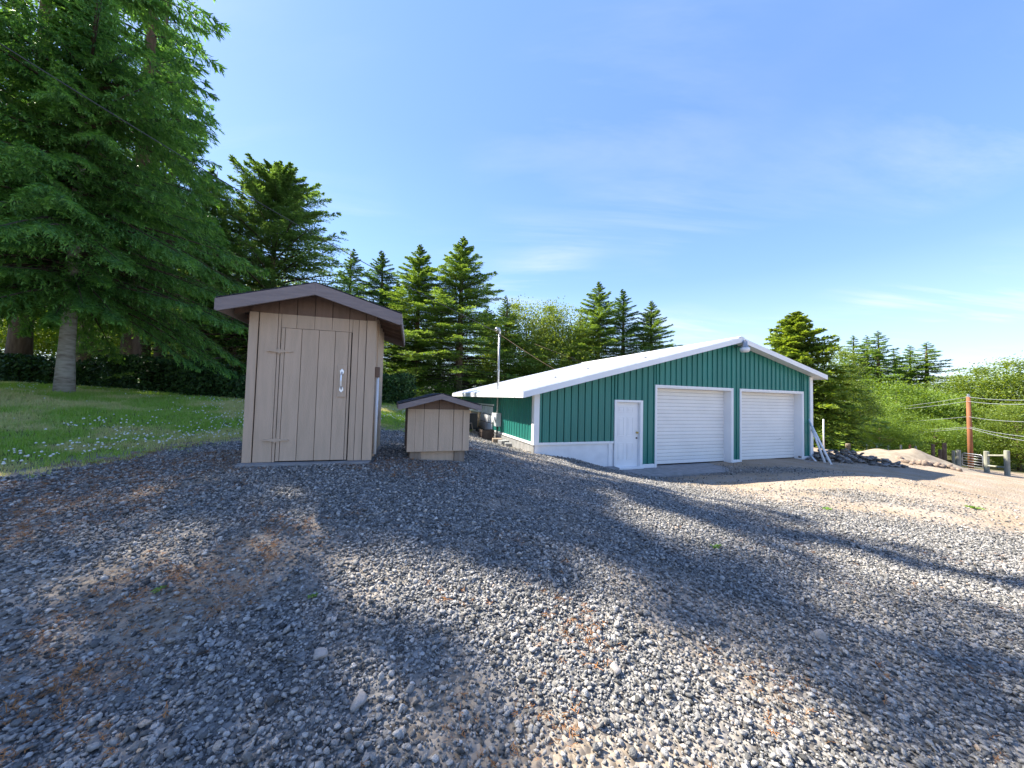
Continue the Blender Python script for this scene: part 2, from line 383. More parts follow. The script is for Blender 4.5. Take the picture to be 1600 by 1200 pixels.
SHED = dict(c=(-2.53, 4.445), yaw=math.radians(16), w=1.43, d=1.5, z=.64)
BOX_ = dict(c=(-1.045, 5.1), yaw=math.radians(19), w=.88, d=.9, z=.575)
def in_rect(x, y, c, yaw, w, y0, y1):
    dx = x - c[0]; dy = y - c[1]; u = dx * math.cos(yaw) + dy * math.sin(yaw); v = -dx * math.sin(yaw) + dy * math.cos(yaw)
    return (abs(u) < w / 2) & (v > y0) & (v < y1)
def blocked(x, y):
    return in_gb(x, y, .0) | in_rect(x, y, SHED['c'], SHED['yaw'], SHED['w'] + .1, -.12, SHED['d']) | in_rect(x, y, BOX_['c'], BOX_['yaw'], .8, 0, BOX_['d'])

def sector(n, r0, r1, lim=66):
    r = np.sqrt(rng.uniform(r0 * r0, r1 * r1, n)); a = np.radians(rng.uniform(-lim, lim, n))
    return r * np.sin(a), r * np.cos(a) - .3
PX, PY, SZ = [], [], []
for n, r0, r1, s in ((32000, .9, 3.0, .0098), (22000, .9, 3.0, .006), (125000, 3.0, 6.0, .0098), (105000, 6.0, 9.5, .0125), (60000, 9.5, 15, .019)):
    x, y = sector(int(n * 1.35), r0, r1); PX.append(x); PY.append(y); SZ.append(s * np.exp(rng.normal(0, .42, len(x))))
px, py, sz = map(np.concatenate, (PX, PY, SZ))
sz = np.minimum(sz, .027)
l = lawn_amt(px, py); d_ = dirt_amt(px, py)
keep = (~blocked(px, py)) & (l < rng.uniform(-.15, .12, len(px))) & (rng.random(len(px)) > d_ * .90)
px, py, sz, d_ = px[keep], py[keep], sz[keep], d_[keep]
pz = height(px, py) + sz * rng.uniform(.1, .75, len(px))
n = len(px)
tone = np.clip(rng.beta(1.6, 1.9, n) * .92 + (rng.random(n) < .03) * .3, 0, 1)
R = np.stack([rng.normal(0, .5, n), rng.normal(0, .5, n), rng.uniform(0, 6.28, n)], 1)
S = np.repeat(sz[:, None], 3, 1) * rng.uniform(.8, 1.25, (n, 3))
scatter('gravel', [stone_mesh(100 + i, M_gravel, flat=.6) for i in range(9)], np.stack([px, py, pz], 1), R, S, rng.integers(0, 9, n), tone)

# a few bigger stones lying on the gravel that can be told apart
big = [((1283, 998), .055, 'large pale grey stone on the gravel below the white entry door', 1), ((82, 1100), .05, None, 0),
       ((500, 1030), .045, 'tan rounded stone on the gravel in front of the tan shed', 2), ((962, 1052), .045, 'pinkish oval stone among dark gravel close to the camera', 3),
       ((560, 1105), .05, 'pale angular stone on the gravel nearest the camera below the shed', 4)]
def ground_at(x, y):
    d = fwd * F + rc * (x - 800) - uc * (y - 600); d = d / np.linalg.norm(d)
    t = .5
    for k in range(4000):
        p = EYE + d * t
        if p[2] < gz(p[0], p[1]): break
        t += .01 if t < 8 else .03
    return p
M_pale = material('pale_stone', (.42, .38, .34), (.30, .27, .25), rough=.8, scale=20, bump=.3)
for (pp, s, lab, k) in big:
    if not lab: continue
    p = ground_at(*pp); o = D.objects.new('stone', stone_mesh(300 + k, M_pale, fine=True, flat=.7)); link(o)
    o.location = (p[0], p[1], gz(p[0], p[1]) + s * .35); o.scale = (s, s, s); o.rotation_euler = (.1, .2, k * 1.3)
    tag(o, lab, 'stone', 'larger stones on the gravel')

# brown needle litter in patches on the gravel
M_litter = material('needle_litter', (.34, .15, .05), (.20, .10, .04), attr='tone', inst=True, rough=.9)
def litter_mesh(seed):
    r = np.random.default_rng(seed); V = []; Fs = []
    for k in range(7):
        a = r.uniform(0, 6.28); L_ = r.uniform(.5, 1.2); c = r.uniform(-.8, .8, 2); d = np.array([math.cos(a), math.sin(a)]) * L_ / 2; p = np.array([-d[1], d[0]]) * .10
        z = r.uniform(0, .25); b = len(V)
        for q_, zz in ((c - d - p, z), (c - d + p, z), (c + d + p, z + .1), (c + d - p, z + .1)): V.append((q_[0], q_[1], zz))
        Fs.append((b, b + 1, b + 2, b + 3))
    return arr_mesh('litter', V, Fs, M_litter)
x, y = sector(90000, 1.0, 8)
l = lawn_amt(x, y); pn = fbm(x, y, 1.1, 51, 4)
k = (l < .2) & (~blocked(x, y)) & (rng.random(len(x)) < np.clip((pn - .49) / .14, 0, 1) ** 1.5 * np.clip((2.0 - x) / 3, .03, .8)) 
x, y = x[k], y[k]; n = len(x)
scatter('needle_litter', [litter_mesh(i) for i in range(5)], np.stack([x, y, height(x, y) + .012], 1), np.stack([rng.normal(0, .3, n), rng.normal(0, .3, n), rng.uniform(0, 6.28, n)], 1), np.repeat(rng.uniform(.012, .03, (n, 1)), 3, 1), rng.integers(0, 5, n), rng.random(n))

# ------------------------------------------------------------------ lawn
M_grass = material('grass_blades', (.20, .38, .05), (.56, .52, .24), rough=.6, attr='tone', inst=True, trans=.35)
def tuft(seed, n=10, h=.06, spread=.035, wd=.004):
    r = np.random.default_rng(seed); V = []; Fs = []
    for k in range(n):
        a = r.uniform(0, 6.28); c = r.normal(0, spread, 2); hh = h * r.uniform(.5, 1.2); lean = r.uniform(.1, .7) * hh
        dx, dy = math.cos(a), math.sin(a); b = len(V)
        V += [(c[0] - dy * wd, c[1] + dx * wd, 0), (c[0] + dy * wd, c[1] - dx * wd, 0), (c[0] + dx * lean * .4 + dy * wd * .8, c[1] + dy * lean * .4 - dx * wd * .8, hh * .6), (c[0] + dx * lean * .4 - dy * wd * .8, c[1] + dy * lean * .4 + dx * wd * .8, hh * .6),
              (c[0] + dx * lean + dy * wd * .1, c[1] + dy * lean - dx * wd * .1, hh), (c[0] + dx * lean - dy * wd * .1, c[1] + dy * lean + dx * wd * .1, hh)]
        Fs += [(b, b + 1, b + 2, b + 3), (b + 3, b + 2, b + 4, b + 5)]
    return arr_mesh('tuft', V, Fs, M_grass)
gxs = rng.uniform(-22, -1.5, 130000); gys = rng.uniform(0, 17, 130000)
l = lawn_amt(gxs, gys); dist = np.hypot(gxs, gys)
k = (l > rng.uniform(-.25, .75, len(l))) & (~blocked(gxs, gys)) & (rng.random(len(l)) < np.clip(9 / dist, .25, 1)) & (np.abs(np.arctan2(gxs, gys)) < math.radians(66))
gxs, gys, l = gxs[k], gys[k], l[k]; n = len(gxs)
dry = np.clip((fbm(gxs, gys, 1.1, 61, 4) - .47) / .14, 0, 1) * .9 + np.clip(.5 - l, 0, .5) * .9
tone = np.clip(dry * rng.uniform(.4, 1.1, n) + rng.uniform(-.05, .35, n), 0, 1)
s = rng.uniform(.6, 1.15, n) * np.where(l < .3, .8, 1) * np.clip(np.hypot(gxs, gys) / 9, 1, 1.6)
scatter('lawn_grass', [tuft(i) for i in range(6)], np.stack([gxs, gys, height(gxs, gys) - .003], 1), np.stack([rng.normal(0, .1, n), rng.normal(0, .1, n), rng.uniform(0, 6.28, n)], 1), np.repeat(s[:, None], 3, 1), rng.integers(0, 6, n), tone)
M_clover = material('clover_flower', (.75, .76, .70), (.6, .6, .55), rough=.8)
def clover():
    v, f = ico(); v = v * np.array([.011, .011, .010]) + np.array([0, 0, .062]); return arr_mesh('clover', v, f, M_clover)
cx = rng.uniform(-16, -3, 9000); cy = rng.uniform(2, 13, 9000); l = lawn_amt(cx, cy); pn = fbm(cx, cy, .55, 71, 3)
k = (l > .3) & (rng.random(len(l)) < np.clip((pn - .46) / .15, .03, 1) * np.where((l < 3.0), 1, .35)) & (~blocked(cx, cy))
cx, cy = cx[k], cy[k]; n = len(cx)
scatter('clover_flowers', [clover()], np.stack([cx, cy, height(cx, cy)], 1), np.zeros((n, 3)), np.repeat(rng.uniform(.7, 1.5, (n, 1)), 3, 1), np.zeros(n, int), rng.random(n))

# small weeds growing in the gravel
M_weed = material('weed_leaf', (.12, .25, .04), (.2, .32, .08), rough=.6, trans=.3)
def weed(pp, s, label):
    p = ground_at(*pp); r = np.random.default_rng(int(pp[0])); V = []; Fs = []
    for k in range(26):
        a = r.uniform(0, 6.28); L_ = r.uniform(.4, 1) * s; wdt = L_ * .28; h = r.uniform(.1, .5) * s; c = r.normal(0, .35 * s, 2); b = len(V)
        dx, dy = math.cos(a), math.sin(a)
        V += [(c[0], c[1], 0.0), (c[0] + dx * L_ * .5 - dy * wdt, c[1] + dy * L_ * .5 + dx * wdt, h), (c[0] + dx * L_, c[1] + dy * L_, h * .8), (c[0] + dx * L_ * .5 + dy * wdt, c[1] + dy * L_ * .5 - dx * wdt, h)]
        Fs.append((b, b + 1, b + 2, b + 3))
    o = link(D.objects.new('weed', arr_mesh('weed', V, Fs, M_weed))); o.location = (p[0], p[1], gz(p[0], p[1]) + .01)
    tag(o, label, 'weed', 'weeds growing in the gravel')
weed((1118, 857), .05, 'small green weed in grey gravel at the edge of a shadow streak')
weed((1292, 797), .07, 'low green weed on sunny gravel below the second garage door')
weed((1522, 795), .10, 'bright green weed alone on tan dirt, farthest right of the weeds')
weed((248, 925), .03, 'tiny green weed in the gravel left of the shed shadow')
weed((488, 935), .03, 'tiny green weed in the gravel straight below the shed door')

# ------------------------------------------------------------------ materials of the buildings
M_tan = material('tan_siding_paint', (.56, .41, .295), (.50, .37, .265), rough=.65, scale=5, bump=.35, bscale=45, stretch=(4, 4, .5), random_tone=.035)
M_brown = material('brown_gable_paint', (.21, .135, .10), (.17, .11, .08), rough=.65, scale=5, bump=.35, bscale=45, stretch=(4, 4, .5), random_tone=.05)
M_fascia = material('mauve_brown_fascia', (.27, .215, .20), (.225, .18, .17), rough=.65, scale=9, bump=.3, bscale=60, stretch=(.5, 4, 4))
M_under = material('dark_brown_soffit', (.10, .07, .055), (.075, .052, .042), rough=.7, bump=.2)
M_shingle = material('dark_roof_shingle', (.035, .036, .045), (.07, .07, .08), rough=.9, scale=90, bump=.6, bscale=200)
M_gap = material('dark_gap', (.02, .016, .014), rough=.9)
M_conc = material('grey_concrete', (.30, .30, .30), (.22, .22, .22), rough=.9, scale=6, bump=.25, bscale=80)
M_chrome = material('polished_metal', (.85, .86, .88), rough=.42, metal=.85)
M_wood = material('weathered_wood', (.20, .15, .11), (.30, .24, .19), rough=.9, scale=10, stretch=(1, 1, .15), bump=.4, bscale=40)
M_green = material('green_metal_siding', (.026, .205, .17), (.020, .18, .15), rough=.38, scale=1.2, stretch=(1, 1, .3), spec=.45, random_tone=.05)
M_white = material('white_painted_metal', (.84, .84, .84), (.79, .79, .80), rough=.45, scale=2.0, spec=.4)
M_roof = material('white_roof_metal', (.86, .86, .86), (.80, .80, .81), rough=.45, scale=1.2, spec=.4, metal=.0)
M_whitec = material('white_painted_concrete', (.84, .84, .85), (.76, .76, .77), rough=.8, scale=3, bump=.15)
M_slat = material('white_door_slat', (.83, .81, .78), (.78, .76, .73), rough=.5, scale=1.5, spec=.4, random_tone=.03)
M_brass = material('brass', (.65, .48, .18), rough=.25, metal=1.0)
M_black = material('black_plastic', (.02, .02, .022), rough=.5)
M_galv = material('galvanized_steel', (.38, .39, .40), (.28, .29, .30), rough=.4, metal=.7, scale=14)
M_pvc = material('white_pvc', (.75, .76, .78), rough=.4)
M_greybox = material('grey_meter_paint', (.42, .44, .46), rough=.5)

# ------------------------------------------------------------------ tan shed
def gable_hut(root, wd, dp, h0, hline, ridge_h, half, over, roof_t, fascia_h, ridge_off=0.0, pitch_x=.203, first=0.0, skip=None):
    """walls of grooved boards around a dark core; h0 floor, hline where the brown gable starts"""
    hw = wd / 2
    slope = (ridge_h - (ridge_h - .0)) if False else None
    return hw

def roof_line(x, apex, slope, ro): return apex - slope * abs(x - ro)

def board_front(name, x0, x1, z0, top, y0, y1, mat, parent, gap=.006):
    """one siding board; top is a function of x or a number"""
    xa, xb = x0 + gap / 2, x1 - gap / 2
    ta = top(xa) if callable(top) else top; tb = top(xb) if callable(top) else top
    pts = [(xa, z0), (xb, z0)]
    pts.append((xb, tb))
    if callable(top) and xa < RO < xb: pts.append((RO, top(RO)))
    pts.append((xa, ta))
    return MB().prism(pts, y0, y1).build(name, mat, parent)

# shed: local x along the front, y backward, z up from the floor; origin at middle of the front wall
RO = .05
shed = empty('shed', (SHED['c'][0], SHED['c'][1], SHED['z']), SHED['yaw'])
tag(shed, 'tall tan wooden shed with brown gable, gabled roof and closed plank door', 'shed')
hw = SHED['w'] / 2; dp = SHED['d']; zl = 1.84; apex = 2.205; sl = .29
under = lambda x: roof_line(x, apex - .075, sl, RO)
MB().prism([(-hw + .02, 0.0), (hw - .02, 0.0), (hw - .02, under(hw) - .02), (RO, under(RO) - .02), (-hw + .02, under(-hw) - .02)], .02, dp - .02).build('wall', M_gap, shed)
# front boards, leaving the door opening
DX0, DX1, DZ1 = -.385, .435, 1.665
xs = [-hw + .075, -.445, -.24, -.035, .17, .375, .50, hw - .085]
xs = [-hw + .09] + [-.42 + .203 * k for k in range(0, 5)] + [.51, hw - .11]
for a_, b_ in zip(xs[:-1], xs[1:]):
    segs = [(a_, b_)]
    for c in (DX0, DX1):
        segs = [s for (p, q_) in segs for s in (((p, c), (c, q_)) if p < c < q_ else ((p, q_),))]
    for (p, q_) in segs:
        if q_ - p < .012: continue
        inside = p >= DX0 - 1e-6 and q_ <= DX1 + 1e-6
        board_front('siding_board', p, q_, DZ1 + .006 if inside else 0.0, zl, 0.0, .02, M_tan, shed, gap=.004 if inside or abs(p - DX1) < 1e-6 else .007)
gx_ = [-hw] + [-.42 + .203 * k for k in range(0, 6)] + [hw]
for a_, b_ in zip(gx_[:-1], gx_[1:]):
    board_front('gable_board', a_, b_, zl + .003, under, .0, .02, M_brown, shed, gap=.007)
# corner trim
box('corner_trim', (-hw - .012, -.016, 0, -hw + .084, .003, zl), M_tan, shed, .003)
box('corner_trim', (hw - .104, -.016, 0, hw + .012, .003, zl), M_tan, shed, .003)
# side and back boards
for k in range(7):
    y0 = .022 + k * .208; y1 = min(y0 + .201, dp)
    box('siding_board', (hw - .02, y0, 0, hw, y1, under(hw)), M_tan, shed)
    box('siding_board', (-hw, y0, 0, -hw + .02, y1, under(-hw)), M_tan, shed)
for k in range(7):
    x0 = -hw + .002 + k * .2035
    board_front('siding_board', x0, min(x0 + .2035, hw - .002), 0, under, dp - .02, dp, M_tan, shed)
# vertical pipe and small box on the right side
MB().tube([(hw + .035, .18, .05), (hw + .035, .18, 1.10)], .02, 10).build('conduit', M_pvc, shed, smooth=True)
box('outlet_box', (hw, .14, 1.10, hw + .06, .24, 1.24), M_brown, shed, .005)
box('side_trim', (hw, .30, .0, hw + .018, .39, under(hw) - .02), M_tan, shed, .002)
# door
door = empty('door', (0, 0, 0)); door.parent = shed
dxs = [DX0 + .005, -.335, -.15, .045, .235, .395, DX1 - .008]
for a_, b_ in zip(dxs[:-1], dxs[1:]):
    box('door_board', (a_ + .003, -.012, .012, b_ - .003, .008, DZ1), M_tan, door, .002)
box('door_core', (DX0 + .008, .008, .012, DX1 - .010, .017, DZ1 - .004), M_gap, door)
box('handle_plate', (.285, -.030, .82, .392, -.012, 1.24), M_tan, door, .004)
hb = MB(); hx = .335
hb.tube([(hx, -.034, 1.14), (hx, -.075, 1.10), (hx, -.085, 1.03), (hx, -.075, .96), (hx, -.034, .92)], [.011, .010, .012, .010, .011], 10)
hb.prism([(hx, .875), (hx + .026, .905), (hx + .018, .945), (hx - .018, .945), (hx - .026, .905)], -.038, -.030)
hb.prism([(hx - .018, 1.115), (hx + .018, 1.115), (hx + .026, 1.155), (hx, 1.185), (hx - .026, 1.155)], -.038, -.030)
hb.build('handle', M_chrome, door, .002)
for hz in (1.37, .27):
    h = MB(); x0 = DX0
    for sgn in (-1, 1):
        pts = [(x0, hz - .024), (x0 + sgn * .035, hz - .017), (x0 + sgn * .09, hz - .007), (x0 + sgn * .13, hz - .010), (x0 + sgn * .15, hz), (x0 + sgn * .13, hz + .010), (x0 + sgn * .09, hz + .007), (x0 + sgn * .035, hz + .017), (x0, hz + .024)]
        if sgn < 0: pts = pts[::-1]
        h.prism(pts, -.026, -.013)
    h.tube([(x0, -.020, hz - .035), (x0, -.020, hz + .035)], .007, 8)
    h.build('hinge', M_tan, door)
# roof: two shingled slopes, fascia, rafters below
HALF = .985; OV = .29
def roof_pair(parent, apex, sl, half, ro, y0, y1, th, fh, mat_top, mat_f, mat_u, course=.14, fin=True):
    for sgn in (-1, 1):
        xe = ro + sgn * half
        deck = MB(); p = [(ro, apex - .012), (xe, apex - sl * half - .012), (xe, apex - sl * half - th), (ro, apex - th)]
        if sgn > 0: p = p[::-1]
        deck.prism(p, y0 + .01, y1 - .01); dk = deck.build('roof_deck', mat_u, parent)
        nrow = int(half / course) + 1
        for r_ in range(nrow):
            a0 = r_ * course; a1 = min(a0 + course + .01, half + .018)
            if a0 >= half: break
            za = apex - sl * a0 - .012 + .001; zb = apex - sl * a1 - .012 + .010
            p = [(ro + sgn * a0, za), (ro + sgn * a1, zb), (ro + sgn * a1, zb + .008), (ro + sgn * a0, za + .008)]
            if sgn > 0: p = p[::-1]
            ln = (y1 - y0 + .03); nsh = max(2, int(round(ln / .32)))
            for j in range(nsh):
                ya = y0 - .015 + j * ln / nsh; MB().prism(p, ya + .002, ya + ln / nsh - .002).build('shingle', mat_top, dk)
        for (yy0, yy1) in ((y0 - .022, y0 + .009), (y1 - .009, y1 + .022)):
            p = [(ro + sgn * .0005, apex - .016), (xe, apex - sl * half - .016), (xe, apex - sl * half - .016 - fh), (ro + sgn * .0005, apex - .016 - fh)]
            if sgn > 0: p = p[::-1]
            MB().prism(p, yy0, yy1).build('fascia_board', mat_f, parent)
        if fin:
            xx = sorted((xe, xe + sgn * .02)); box('fascia_board', (xx[0], y0 - .02, apex - sl * half - .018 - fh * .92, xx[1], y1 + .02, apex - sl * half - .018), mat_f, parent)
roof_pair(shed, apex, sl, HALF, RO, -OV, dp + OV, .035, .145, M_shingle, M_fascia, M_under)
for k in range(5):
    yy = .06 + k * (dp - .12) / 4
    for sgn in (-1, 1):
        x1 = RO + sgn * (HALF - .02); x0 = sgn * (hw + .002)
        p = [(x0, roof_line(x0, apex - .04, sl, RO)), (x1, roof_line(x1, apex - .04, sl, RO)), (x1, roof_line(x1, apex - .115, sl, RO)), (x0, roof_line(x0, apex - .115, sl, RO))]
        if sgn > 0: p = p[::-1]
        MB().prism(p, yy, yy + .038).build('rafter', M_brown, shed)
slab = MB().prism([(-hw - .03, -.06), (hw + .0, -.06), (hw, -.004), (-hw - .03, -.004)], -.13, dp + .02).build('base_slab', M_conc, shed)

# ------------------------------------------------------------------ small well box
well = empty('well_cover', (BOX_['c'][0], BOX_['c'][1], BOX_['z']), BOX_['yaw'])
tag(well, 'low tan well house box with a small gabled roof right of the shed', 'well house')
RO = 0.0; hw2 = BOX_['w'] / 2; d2 = BOX_['d']; zb = .13; zg = .735; ap2 = .975; sl2 = .275; half2 = .56
und2 = lambda x: roof_line(x, ap2 - .05, sl2, 0)
MB().prism([(-hw2 + .015, zb + .01), (hw2 - .015, zb + .01), (hw2 - .015, und2(hw2) - .01), (0, und2(0) - .01), (-hw2 + .015, und2(-hw2) - .01)], .018, d2 - .018).build('wall', M_gap, well)
xs = [-hw2, -.335, -.215, -.005, .21, hw2 - .09]
for a_, b_ in zip(xs[:-1], xs[1:]): board_front('siding_board', a_, b_, zb, zg, 0, .018, M_tan, well, gap=.003 if a_ == -hw2 or b_ == -.215 and a_ == -.335 else .008)
box('corner_trim', (hw2 - .09, -.014, zb, hw2 + .006, .017, zg), M_tan, well, .003)
xs = [-hw2, -.215, -.005, .21, hw2]
for a_, b_ in zip(xs[:-1], xs[1:]): board_front('gable_board', a_, b_, zg + .003, und2, 0, .018, M_brown, well, gap=.008)
for sgn in (-1, 1):
    for k in range(4):
        x_ = sorted((sgn * (hw2 - .018), sgn * hw2)); box('siding_board', (x_[0], .02 + k * .216, zb, x_[1], .228 + k * .216, und2(hw2)), M_tan if sgn > 0 else M_brown, well)
board_front('siding_board', -hw2 + .02, hw2 - .02, zb, und2, d2 - .018, d2, M_tan, well)
roof_pair(well, ap2, sl2, half2, 0.0, -.19, d2 + .19, .03, .075, M_shingle, M_fascia, M_under, course=.13)
box('base_block', (-hw2 + .045, .04, -.10, -hw2 + .20, d2 - .03, zb), M_wood, well, .004)
box('base_block', (hw2 - .20, .04, -.10, hw2 - .045, d2 - .03, zb), M_wood, well, .004)
box('base_panel', (-hw2 + .202, .07, -.10, hw2 - .202, .10, zb), M_tan, well)

# ------------------------------------------------------------------ green building
gb = empty('garage_building', (GB['x'], GB['y'], GB['z']), GB['yaw'])
tag(gb, 'long low green metal garage building with white doors and white metal roof', 'garage')
W, LEN = 12.0, 9.65
UA, AP = 7.64, 4.40
UL, UR = -.50, 12.32
SL_, SR_ = (4.40 - 2.27) / (UA - UL), (4.40 - 3.30) / (UR - UA)
rt = lambda u: AP - SL_ * (UA - u) if u < UA else AP - SR_ * (u - UA)       # top of roof
wt = lambda u: rt(u) - .13
BASE = .775
DOOR = (2.655, 3.72, 2.11); G1 = (4.25, 7.60, 2.57); G2 = (8.06, 11.42, 2.57)
# dark core so nothing shows through, set back from the siding
core = MB()
core.prism([(.05, 0.0), (W - .05, 0.0), (W - .05, wt(W) - .03), (UA, wt(UA) - .03), (.05, wt(0) - .03)], .34, LEN - .05)
core.build('inner_wall', M_gap, gb)
# openings' jambs are built with the doors. Front panels, one strip per rib
PW = 12.0 / 52
def panel_strip(u0, u1, z0, f_top, parent, mat=M_green, proud=0.0):
    """a pan with one tall rib on its left edge and two low ones, as a solid strip"""
    wd = u1 - u0
    prof = [(0, .0), (.006, -.028), (.024, -.028), (.032, 0), (.30 * PW + .0, 0), (.30 * PW + .008, -.004), (.30 * PW + .016, 0), (.62 * PW, 0), (.62 * PW + .008, -.004), (.62 * PW + .016, 0), (PW - .016, 0)]
    pr = [(a_, b_) for a_, b_ in prof if a_ <= wd + 1e-6]
    if pr[-1][0] < wd - .018: pr.append((wd - .016 if wd > .05 else wd - .001, 0))
    V = []; Fs = []; n_ = len(pr)
    for (a_, b_) in pr:
        u = u0 + a_; V += [(u, b_ + proud, z0), (u, b_ + proud, f_top(u) if callable(f_top) else f_top)]
    for (a_, b_) in pr:
        u = u0 + a_; V += [(u, .02, z0), (u, .02, f_top(u) if callable(f_top) else f_top)]
    for i in range(n_ - 1):
        Fs.append((2 * i, 2 * i + 2, 2 * i + 3, 2 * i + 1))
    Fs.append((0, 1, 2 * n_ + 1, 2 * n_)); e = 2 * (n_ - 1); Fs.append((e, 2 * n_ + e, 2 * n_ + e + 1, e + 1))
    m = MB(); m.add(V, Fs); return m.build('wall_panel', mat, parent)
k = 0
edges = sorted(set([round(i * PW, 4) for i in range(53)]))
for i in range(52):
    u0, u1 = i * PW, (i + 1) * PW
    cuts = [u0, u1] + [c for c in (DOOR[0], DOOR[1], G1[0], G1[1], G2[0], G2[1]) if u0 + .004 < c < u1 - .004]
    cuts.sort()
    for a_, b_ in zip(cuts[:-1], cuts[1:]):
        mid = (a_ + b_) / 2; z0 = BASE + .07 if mid < DOOR[0] else .10
        for (p, q_, h) in (DOOR, G1, G2):
            if p < mid < q_: z0 = h
        panel_strip(a_, b_, z0, wt, gb)
# side walls (ribs too fine to pick apart): one part each
def side_wall(u, sgn, z0):
    m = MB(); n_ = int(LEN / .23); V = []; Fs = []
    prof = [(0, 0), (.006, .02), (.026, .02), (.034, 0), (.11, 0), (.118, .006), (.126, 0), (.2299, 0)]
    ht = wt(u) - .02; pts = [(k_ * .23 + a_, b_) for k_ in range(n_) for a_, b_ in prof] + [(LEN, 0)]
    for y_, d in pts: V += [(u + sgn * d, y_, z0), (u + sgn * d, y_, ht)]
    for i in range(len(pts) - 1):
        Fs.append((2 * i, 2 * i + 1, 2 * i + 3, 2 * i + 2) if sgn < 0 else (2 * i, 2 * i + 2, 2 * i + 3, 2 * i + 1))
    m.add(V, Fs); o = m.build('side_wall', M_green, gb); o['kind'] = 'stuff'; return o
side_wall(0.0, -1, BASE + .07); side_wall(W, 1, .1)
MB().prism([(0.01, 0.1), (W - .01, .1), (W - .01, wt(W) - .02), (UA, wt(UA) - .02), (.01, wt(0) - .02)], LEN - .04, LEN).build('back_wall', M_green, gb)
# foundation and white trim
box('foundation', (0.015, .02, -.9, DOOR[0] - .02, .30, BASE), M_whitec, gb)
box('foundation', (-.012, .015, -.9, .013, LEN, BASE), M_conc, gb)
box('foundation', (W - .03, .02, -.6, W + .005, LEN, .1), M_conc, gb)
box('base_trim', (.13, -.030, BASE, DOOR[0] - .022, .02, BASE + .07), M_white, gb, .004)
box('base_trim', (-.035, .14, BASE, .0, LEN, BASE + .07), M_white, gb, .004)
box('base_trim', (DOOR[1], -.030, -.02, G1[0] - .06, .03, .10), M_white, gb, .004)
box('base_trim', (G1[1] + .07, -.030, -.02, G2[0] - .06, .03, .10), M_white, gb, .004)
box('base_trim', (G2[1] + .07, -.030, -.02, W - .13, .03, .10), M_white, gb, .004)
box('foundation_pilaster', (DOOR[0] - .20, -.010, -.4, DOOR[0] - .10, .021, BASE - .003), M_whitec, gb, .003)
box('corner_trim', (-.045, -.040, BASE, .125, .13, wt(0) - .06), M_white, gb, .004)
box('corner_trim', (W - .125, -.040, -.02, W + .045, .13, wt(W) - .03), M_white, gb, .004)
# roof
def roof_side(u0, u1):
    m = MB(); n_ = 42; ln = LEN + .70; y0 = -.35; V = []; Fs = []; step = ln / n_
    prof = [(0, 0), (.008, .02), (.03, .02), (.038, 0)]
    pts = [(y0 + k_ * step + a_, b_) for k_ in range(n_) for a_, b_ in prof] + [(y0 + ln, 0)]
    for y_, d in pts: V += [(u0, y_, rt(u0) + d), (u1, y_, rt(u1) + d), ]
    nv = len(V)
    for i in range(len(pts) - 1): Fs.append((2 * i, 2 * i + 1, 2 * i + 3, 2 * i + 2))
    V += [(u0, y0, rt(u0) - .03), (u1, y0, rt(u1) - .03), (u1, y0 + ln, rt(u1) - .03), (u0, y0 + ln, rt(u0) - .03)]
    Fs += [(nv, nv + 3, nv + 2, nv + 1), (0, nv, nv + 1, 1)]
    m.add(V, Fs); return m.build('roof', M_roof, gb)
roof_l = roof_side(UL - .03, UA); roof_r = roof_side(UA, UR + .03)
MB().prism([(UA - .16, rt(UA - .16) + .022), (UA, AP + .026), (UA + .16, rt(UA + .16) + .022), (UA + .16, rt(UA + .16) + .034), (UA, AP + .040), (UA - .16, rt(UA - .16) + .034)][::-1], -.36, LEN + .36).build('ridge_cap', M_roof, gb)
for sgn, ue in ((-1, UL), (1, UR)):
    for y0, y1 in ((-.385, -.352), (LEN + .352, LEN + .385)):
        p = [(UA, AP - .005), (ue, rt(ue) - .005), (ue, rt(ue) - .175), (UA, AP - .175)]
        if sgn > 0: p = p[::-1]
        MB().prism(p, y0, y1).build('rake_fascia', M_white, gb)
    xx = sorted((ue, ue + sgn * .025)); box('eave_fascia', (xx[0], -.385, rt(ue) - .175, xx[1], LEN + .385, rt(ue) - .012), M_white, gb, .003)
    p = [(UA, AP - .135), (ue, rt(ue) - .135), (ue, rt(ue) - .15), (UA, AP - .15)]
    if sgn > 0: p = p[::-1]
    MB().prism(p, -.351, -.021).build('soffit', M_white, gb)
    p = [(0 if sgn < 0 else W, rt(0 if sgn < 0 else W) - .125), (ue, rt(ue) - .125), (ue, rt(ue) - .14), (0 if sgn < 0 else W, rt(0 if sgn < 0 else W) - .14)]
    if sgn > 0: p = p[::-1]
    MB().prism(p, -.02, LEN).build('soffit', M_white, gb)
# dark flecks: small roof vents/boots
for (u, v) in ((3.1, 2.2), (1.6, 1.9), (4.6, .9)):
    MB().tube([(u, v, rt(u)), (u, v, rt(u) + .05)], .05, 10).build('roof_boot', M_galv, roof_l)
